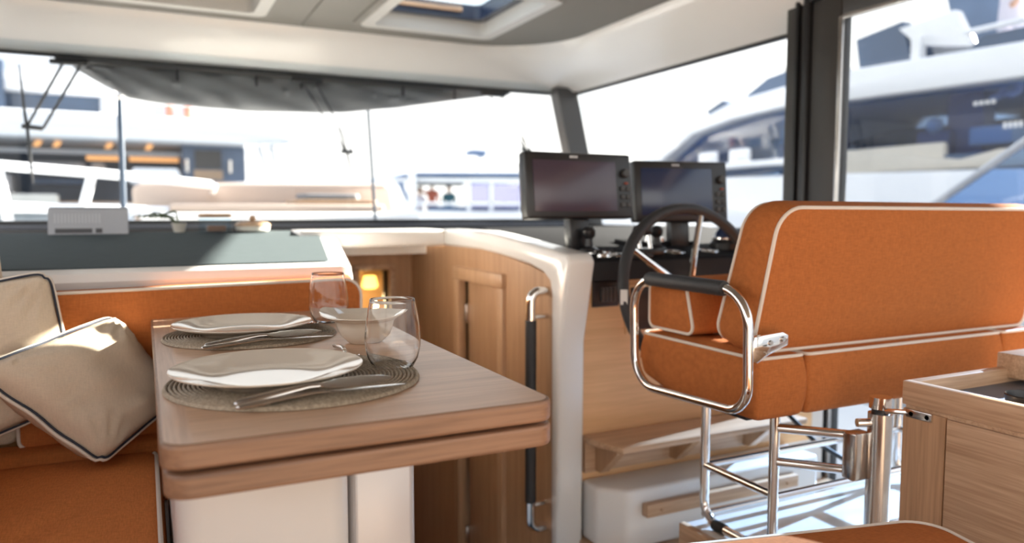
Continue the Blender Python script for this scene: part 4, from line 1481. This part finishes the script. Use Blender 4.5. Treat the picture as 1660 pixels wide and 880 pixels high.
# rolled window cover hanging outside under the eave
cvx = [(-.27, 1.640), (-.18, 1.585), (-.05, 1.515), (.12, 1.497), (.456, 1.487), (.70, 1.492), (.954, 1.504), (1.25, 1.545), (1.55, 1.600), (1.83, 1.650)]
cv = thing('window_cover', 'grey cloth cover rolled up and sagging above the front window outside', 'cover', (.8, 4.06, 1.5))
rr = []
NX = 120
for i in range(NX + 1):
    x = -.27 + 2.10 * i / NX
    for (xa, za), (xb, zb2) in zip(cvx, cvx[1:]):
        if x <= xb + 1e-6:
            t = (x - xa) / (xb - xa)
            zb_ = za + (zb2 - za) * t
            break
    zt_ = 1.676
    r_ = []
    for k in range(20):
        a = 2 * PI * k / 20
        h = (zt_ - zb_) / 2
        w_ = min(.05, .02 + h * .4)
        fold = .010 * math.sin(x * 26 + 7 * math.sin(a) + 3 * noise.noise(V(x * 3, 0, a))) + .012 * noise.noise(V(x * 5, a * 1.2, 2))
        r_.append(V(x, 4.055 + math.cos(a) * w_ + fold * min(1, h * 16), (zt_ + zb_) / 2 + math.sin(a) * (h + .003)))
    rr.append(r_)
MB().rings(rr).build('cloth', 'cover', cv, True, 70)
for x in (.16, .52, .74, 1.28, 1.58):
    MB().box(x, x + .012, 3.985, 3.993, 1.600, 1.652).build('strap', 'black', cv)


def wiper(lb_, p, arms, blade):
    t = thing('window_wiper', lb_, 'wiper', p, 'pantograph wipers outside the front window')
    for a, b in arms:
        MB().tube([V(a[0], 3.972, a[1]), V(b[0], 3.972, b[1])], .0062 if a[0] < 0 else .0042, False, 8).build('arm', 'black', t)
    e0, e1 = arms[0][1], arms[1][1]
    MB().tube([V(e0[0] - .02, 3.972, e0[1]), V(e1[0], 3.972, e1[1])], .011, False, 8).build('bracket', 'black', t)
    MB().tube([V(x, 3.968, z) for (x, z) in blade], [.003] + [.007] * (len(blade) - 2) + [.003], False, 8).build('blade', 'black', t)
    MB().box(arms[0][0][0] - .05, arms[1][0][0] + .03, 3.955, 3.985, 1.632, 1.655, .004).build('motor_box', 'black', t)


wiper('double armed black wiper left of the rolled grey cover', (-.42, 3.972, 1.35), (((-.305, 1.636), (-.452, 1.352)), ((-.235, 1.636), (-.392, 1.345))), ((-.470, 1.62), (-.457, 1.40), (-.450, 1.33), (-.446, 1.22), (-.438, 1.10)))
wiper('double armed black wiper crossing the middle of the rolled cover', (.95, 3.972, 1.28), (((.745, 1.640), (.962, 1.292)), ((.815, 1.640), (1.002, 1.290))), ((.925, 1.41), (.955, 1.33), (.972, 1.28), (1.0, 1.13)))
wiper('double armed black wiper at the right end of the rolled cover', (1.9, 3.972, 1.35), (((1.79, 1.645), (2.02, 1.34)), ((1.86, 1.645), (2.06, 1.335))), ((1.985, 1.46), (2.01, 1.38), (2.03, 1.33), (2.07, 1.16)))

# ------------------------------------------------------------------ motor yacht moored ahead on the left
ly = thing('motor_yacht', 'large white motor yacht with lit dark saloon seen through the left window', 'yacht', (-5, 18, -1.3))
MB().prism([(-14, -1.3), (-14, 1.12), (2.9, 1.15), (2.5, -1.3)], 'Y', 15.8, 21, .05).build('hull', 'yacht_white', ly)
MB().prism([(-14, 2.27), (-14, 2.80), (.6, 2.74), (2.2, 2.60), (2.75, 2.44), (2.65, 2.34), (1.9, 2.27)], 'Y', 15.4, 21, .05, 3).build('overhang', 'yacht_white', ly)
MB().box(-14, 1.85, 18.6, 18.8, 1.12, 2.30).build('saloon_wall', 'yinside', ly)
MB().box(-14, 1.85, 15.9, 18.7, 1.12, 1.18).build('aft_deck', 'ywood', ly)
MB().box(-14, .70, 16.2, 16.32, 2.06, 2.14).build('cross_beam', 'yacht_grey', ly)
for (a, b) in ((-.95, -.40), (-.22, .66)):
    MB().box(a, b, 16.5, 16.6, 1.975, 2.06).build('strip_lamp', 'strip_light', ly)
for x in (-1.75, -1.45, -.62, .05, .92):
    MB().prism([(x, 2.16), (x + .10, 2.16), (x + .16, 2.26), (x + .06, 2.26)], 'Y', 15.95, 16.0).build('spot_lamp', 'strip_light', ly)
MB().box(.70, 1.85, 15.9, 18.5, 1.58, 2.27).build('dark_cabinet', 'yinside', ly)
MB().box(.92, 1.40, 15.86, 15.90, 1.84, 2.18).build('cabinet_window', 'black', ly)
MB().box(.90, 1.42, 15.86, 15.90, 1.62, 1.80).build('cabinet_panel', 'ywood', ly)
for x in (.78, 1.56):
    MB().tube([V(x, 15.85, 1.75), V(x, 15.85, 2.0)], .035, False, 8).build('door_grip', 'brushed', ly)
MB().prism([(-.22, 1.50), (-.16, 1.80), (.60, 1.80), (.70, 1.50)], 'Y', 15.5, 16.2, .04).build('bow_locker', 'yacht_white', ly)
for (x, d_) in ((2.05, .35), (2.28, .30)):
    MB().prism([(x, 2.35), (x + .10, 2.35), (x + .10 + d_, 1.14), (x + d_, 1.14)], 'Y', 15.9, 16.0).build('pillar', 'yacht_white', ly)
MB().box(-14, -.55, 16.2, 19.5, 2.76, 3.16).build('upper_glass', 'yglass', ly)
MB().prism([(-14, 3.12), (-14, 3.75), (-1.2, 3.75), (-.3, 3.35), (-.45, 3.12)], 'Y', 15.9, 20, .05).build('upper_roof', 'yacht_white', ly)
MB().box(-2.35, -2.1, 15.7, 16.1, 2.7, 3.6).build('dark_mullion', 'yglass', ly)
MB().box(-.66, -.50, 16.0, 16.3, 2.72, 3.14, .02).build('upper_post', 'yacht_grey', ly)
MB().box(.22, .95, 16.0, 16.6, 2.70, 3.02, .03).build('raft_locker', 'yacht_grey', ly)
for x in (.44, .76):
    MB().box(x, x + .13, 15.97, 16.03, 2.70, 3.02, .02).build('raft_strap', 'redcloth', ly)
MB().box(1.0, 1.85, 16.2, 16.8, 2.68, 2.92, .05).build('fly_seat', 'cream_seat', ly)
for (x0_, x1_, z0_, z1_, k) in ((-1.9, -1.0, 1.75, 1.95, 'yacht_grey'), (-.9, -.65, 1.72, 1.95, 'yacht_grey'), (-4.5, -2.2, 1.3, 1.7, 'yacht_grey'), (-1.9, -.9, 1.50, 1.62, 'yglass')):
    MB().box(x0_, x1_, 16.8, 17.4, z0_, z1_, .06).build('saloon_furniture', k, ly)
MB().box(-2.6, -1.35, 15.35, 15.75, .95, 1.30, .04).build('fender_basket', 'cream_seat', ly)

# ------------------------------------------------------------------ catamaran with bimini in the middle distance
mbt = thing('sailing_catamaran', 'white catamaran with blue canopy and lilac side curtains in mid distance', 'boat', (10, 26, -1.3))
MB().prism([(6.6, -1.3), (6.9, 1.05), (16, 1.05), (16, -1.3)], 'Y', 24.6, 29, .05).build('hull', 'yacht_white', mbt)
MB().prism([(7.5, 2.14), (8.1, 2.32), (12.6, 2.42), (16, 2.42), (16, 2.32), (8.2, 2.20)], 'Y', 24.2, 28.5, .03).build('canopy', 'bimini', mbt)
MB().prism([(7.45, 2.02), (7.5, 2.14), (16, 2.30), (16, 2.04), (8.2, 2.02)], 'Y', 24.3, 28.4, .03).build('canopy_edge', 'yacht_white', mbt)
MB().box(8.3, 10.1, 24.6, 24.7, 1.90, 2.02).build('dark_valance', 'cover', mbt)
MB().box(6.9, 16, 24.3, 24.4, 1.24, 1.34, .02).build('side_rail', 'yacht_white', mbt)
MB().box(8.9, 16, 24.8, 24.9, .85, 1.20).build('blue_dodger', 'bimini', mbt)
MB().box(10.15, 12.2, 24.34, 24.37, 1.10, 2.02).build('side_curtain', 'clear_pvc', mbt)
for x in (10.15, 11.0, 12.2):
    MB().box(x, x + .10, 24.30, 24.40, 1.05, 2.04).build('curtain_post', 'yacht_white', mbt)
MB().prism([(7.62, 2.02), (7.80, 2.02), (8.05, 1.30), (7.95, 1.30)], 'Y', 24.3, 24.4).build('dark_brace', 'bimini', mbt)
MB().box(7.95, 8.20, 24.1, 24.3, 1.05, 2.33, .04).build('white_arch', 'yacht_white', mbt)
MB().tube([V(10.64, 24.5, 2.40), V(10.66, 24.5, 2.95)], .05, False, 10).build('radar_post', 'yacht_white', mbt)
MB().prism([(10.22, 2.98), (10.22, 3.12), (10.35, 3.17), (10.86, 3.17), (10.90, 3.08), (10.78, 2.90), (10.60, 2.98)], 'Y', 24.3, 24.7, .02).build('radar_scanner', 'bimini', mbt)
MB().tube([V(10.70, 24.5, 3.17), V(10.70, 24.5, 3.5)], .015, False, 8).build('light_mast', 'yacht_white', mbt)
MB().sphere((10.70, 24.5, 3.60), .10, 12).build('mast_light', 'yacht_grey', mbt)
figure('person', 'person in a red top with one arm raised, left of two under the boat canopy', (9.30, 25.6, .32), 2.6, 'shirt_red', 'trouser', True)
figure('person', 'person in a teal shirt, right of two under the boat canopy', (9.95, 25.6, .22), 3.0, 'shirt_teal')
figure('person', 'dark haired person in a white shirt alone left of the boat canopy curtain', (8.78, 25.5, .12), 3.3, 'shirt_white_shaded')
bk2 = thing('white_motorboat', 'small white motorboat lying low behind the foredeck lounge', 'boat', (3.5, 30, -1.3))
MB().prism([(2.0, -1.3), (1.2, 1.35), (3.4, 1.62), (5.2, 1.80), (6.8, 1.75), (8.3, 1.40), (8.3, -1.3)], 'Y', 30, 33, .08).build('hull', 'yacht_white', bk2)
MB().prism([(5.2, 1.83), (5.9, 2.15), (7.1, 2.15), (7.6, 1.76)], 'Y', 30.4, 32.4, .05).build('cabin', 'yacht_grey', bk2)

# ------------------------------------------------------------------ big yacht alongside on starboard
ry = thing('flybridge_yacht', 'large white flybridge yacht alongside filling the right windows', 'yacht', (9, 4, -1.3))
MB().prism([(-8, -1.3), (-8, 1.36), (4.3, 1.40), (8.3, 1.49), (10.6, 1.50), (14.5, 1.55), (13.3, -1.3)], 'X', 7.5, 12, .06).build('hull', 'yacht_white', ry)
MB().prism([(-8, 1.52), (-8, 1.40), (8.3, 1.50), (14, 1.55), (14, 1.60), (9.0, 1.60)], 'X', 7.62, 7.70).build('dark_scupper', 'yglass', ry)
MB().box(7.40, 7.52, 7.0, 12.5, 1.585, 1.675, .03).build('side_rail', 'yacht_white', ry)
for y in (8.1, 8.75, 10.2):
    MB().box(7.42, 7.50, y - .22, y + .18, 1.66, 1.86, .04).build('rail_fender', 'yacht_white', ry)
MB().prism([(-8, 1.40), (-8, 1.56), (3.6, 1.54), (4.6, 1.60), (5.0, 1.52), (6.55, 1.74), (6.60, 1.44), (4.3, 1.42)], 'X', 7.55, 7.62, .02).build('cream_bulwark', 'bulwark_cream', ry)
MB().box(7.60, 7.70, 5.2, 6.6, 1.40, 1.72, .04).build('cream_sofa', 'bulwark_cream', ry)
# superstructure
MB().prism([(3.45, 2.24), (3.40, 2.58), (4.4, 2.58), (6.3, 2.64), (7.2, 2.60), (8.2, 2.53), (9.0, 2.34), (9.7, 2.06), (10.6, 1.72), (11.4, 1.56), (10.0, 1.72), (9.1, 2.14), (8.2, 2.27), (7.19, 2.33), (6.3, 2.28), (4.3, 2.24)], 'X', 7.45, 11.5, .03, 3).build('coach_roof', 'yacht_white', ry)
MB().prism([(3.5, 1.45), (3.5, 2.26), (4.3, 2.26), (7.2, 2.33), (8.2, 2.27), (9.1, 2.14), (10.1, 1.62), (10.1, 1.5)], 'X', 7.66, 7.68).build('saloon_glass', 'smoke_glass', ry)
MB().box(10.8, 11.0, 3.5, 9.6, 1.35, 2.28).build('saloon_lining', 'yinside', ry)
MB().box(7.7, 11, 3.5, 9.6, 1.32, 1.40).build('saloon_sole', 'ywood', ry)
for (a, b, t0, t1, k) in ((5.05, 5.45, 1.40, 2.27, 'yinside'), (4.40, 4.52, 1.4, 2.27, 'yinside'), (6.9, 7.0, 1.4, 2.3, 'yglass')):
    MB().box(8.0, 8.2, a, b, t0, t1).build('saloon_post', k, ry)
for (a, b, t0, t1, x, k) in ((5.35, 5.75, 1.45, 1.88, 7.9, 'yinside'), (4.6, 5.05, 1.66, 1.86, 7.75, 'cream_seat'), (4.55, 5.1, 1.40, 1.62, 7.8, 'yinside'), (5.95, 6.2, 1.45, 1.74, 7.85, 'cream_seat'), (7.4, 7.9, 1.5, 1.9, 8.6, 'cream_seat'), (8.2, 8.5, 1.5, 2.0, 8.6, 'yacht_grey'), (6.35, 6.8, 1.5, 1.8, 8.3, 'yacht_grey'), (3.6, 4.2, 1.5, 1.95, 8.4, 'yinside')):
    MB().box(x, x + .4, a, b, t0, t1, .04).build('saloon_furniture', k, ry)
MB().sphere((7.9, 5.52, 1.93), .09, 12).build('head_cushion', 'cream_seat', ry)
pr = MB()
for k in range(4):
    pr.box(7.652, 7.659, 4.72 + k * .06, 4.76 + k * .06, 2.06, 2.10)
    pr.box(7.652, 7.659, 4.45 + k * .05, 4.48 + k * .05, 1.80, 1.86)
pr.build('glass_lettering', 'yacht_white', ry)['kind'] = 'stuff'
# flybridge
MB().prism([(7.15, 2.58), (8.15, 2.55), (8.25, 2.62), (7.85, 2.80), (7.0, 2.90), (6.4, 2.66)], 'X', 7.7, 7.75).build('fly_windscreen', 'yglass', ry)
MB().prism([(8.30, 2.48), (8.75, 2.36), (8.85, 2.46), (8.5, 2.58)], 'X', 7.5, 7.7).build('fly_vent', 'yglass', ry)
MB().tube([V(8.0, 7.85, 2.80), V(8.0, 7.70, 3.35)], .012, False, 8).build('aerial', 'black', ry)
MB().prism([(5.62, 2.60), (6.28, 2.60), (6.35, 3.00), (5.75, 3.08)], 'X', 7.6, 7.75).build('fly_side_glass', 'yglass', ry)
MB().prism([(5.35, 2.60), (5.70, 2.60), (5.82, 2.95), (5.50, 2.98)], 'X', 7.85, 7.95).build('fly_dark_seat', 'yinside', ry)
MB().prism([(4.92, 2.64), (5.52, 2.76), (5.78, 3.00), (5.12, 3.06)], 'X', 7.55, 7.7, .03).build('fly_white_seat', 'yacht_white', ry)
MB().prism([(4.95, 2.60), (5.42, 2.60), (5.50, 2.76), (5.0, 2.70)], 'X', 7.75, 7.85).build('fly_seat_base', 'yacht_grey', ry)
MB().box(7.5, 7.6, 5.45, 5.56, 2.58, 2.85).build('fly_post', 'yacht_white', ry)
MB().prism([(3.5, 2.58), (5.0, 2.60), (4.85, 2.74), (3.5, 2.74)], 'X', 7.6, 7.65).build('fly_side_glass', 'yglass', ry)
MB().tube([V(7.58, 5.2, 2.80), V(7.58, 3.5, 2.80)], .03, False, 8).build('fly_rail', 'yacht_white', ry)
MB().prism([(5.3, 2.60), (6.3, 2.80), (6.6, 3.95), (5.3, 3.95)], 'X', 9.5, 9.6).build('fly_dark_screen', 'yinside', ry)
figure('person', 'person in a white shirt standing on the flybridge at the upper right', (8.0, 4.78, 2.10), 1.2, 'shirt_white_shaded', 'shirt_white_shaded', True)

# added, out of view: side panel, top and struts block sun from the table
MB().box(7.5, 7.62, -1.2, 3.08, 3.05, 4.45, .02, 2).build('sun_block_panel', 'yacht_white', ry)
MB().box(7.5, 11.0, -1.2, 3.08, 4.42, 4.47, .02, 2).build('sun_block_top', 'yacht_white', ry)
for y in (-1.1, 2.95):
    MB().tube([V(7.56, y, 1.36), V(7.56, y, 3.10)], .03, False, 10).build('sun_block_strut', 'yacht_white', ry)

# near boat windscreen on the right
nb = thing('moored_launch', 'nearer boat with raked grey framed windscreen at the right edge', 'boat', (5.2, 2.5, -1.3))
MB().prism([(-3, -1.3), (-3, .95), (3.7, 1.0), (4.4, .9), (4.2, -1.3)], 'X', 4.95, 6.6, .05).build('hull', 'yacht_white', nb)
MB().prism([(3.46, 1.02), (2.7, 1.02), (1.5, 1.05), (1.5, 2.05), (1.9, 2.02), (2.88, 1.40)], 'X', 5.0, 5.04).build('windscreen', 'smoke_glass', nb)
MB().tube([V(5.0, 3.50, 1.01), V(5.0, 2.89, 1.415), V(5.0, 1.9, 2.05)], .028, False, 10).build('screen_frame', 'yacht_grey', nb)
MB().box(5.2, 6.4, 1.0, 3.0, 1.0, 1.12, .04).build('dash_pad', 'yacht_grey', nb)
MB().box(5.3, 6.3, .8, 2.2, 1.1, 1.28, .06).build('helm_pad', 'yglass', nb)
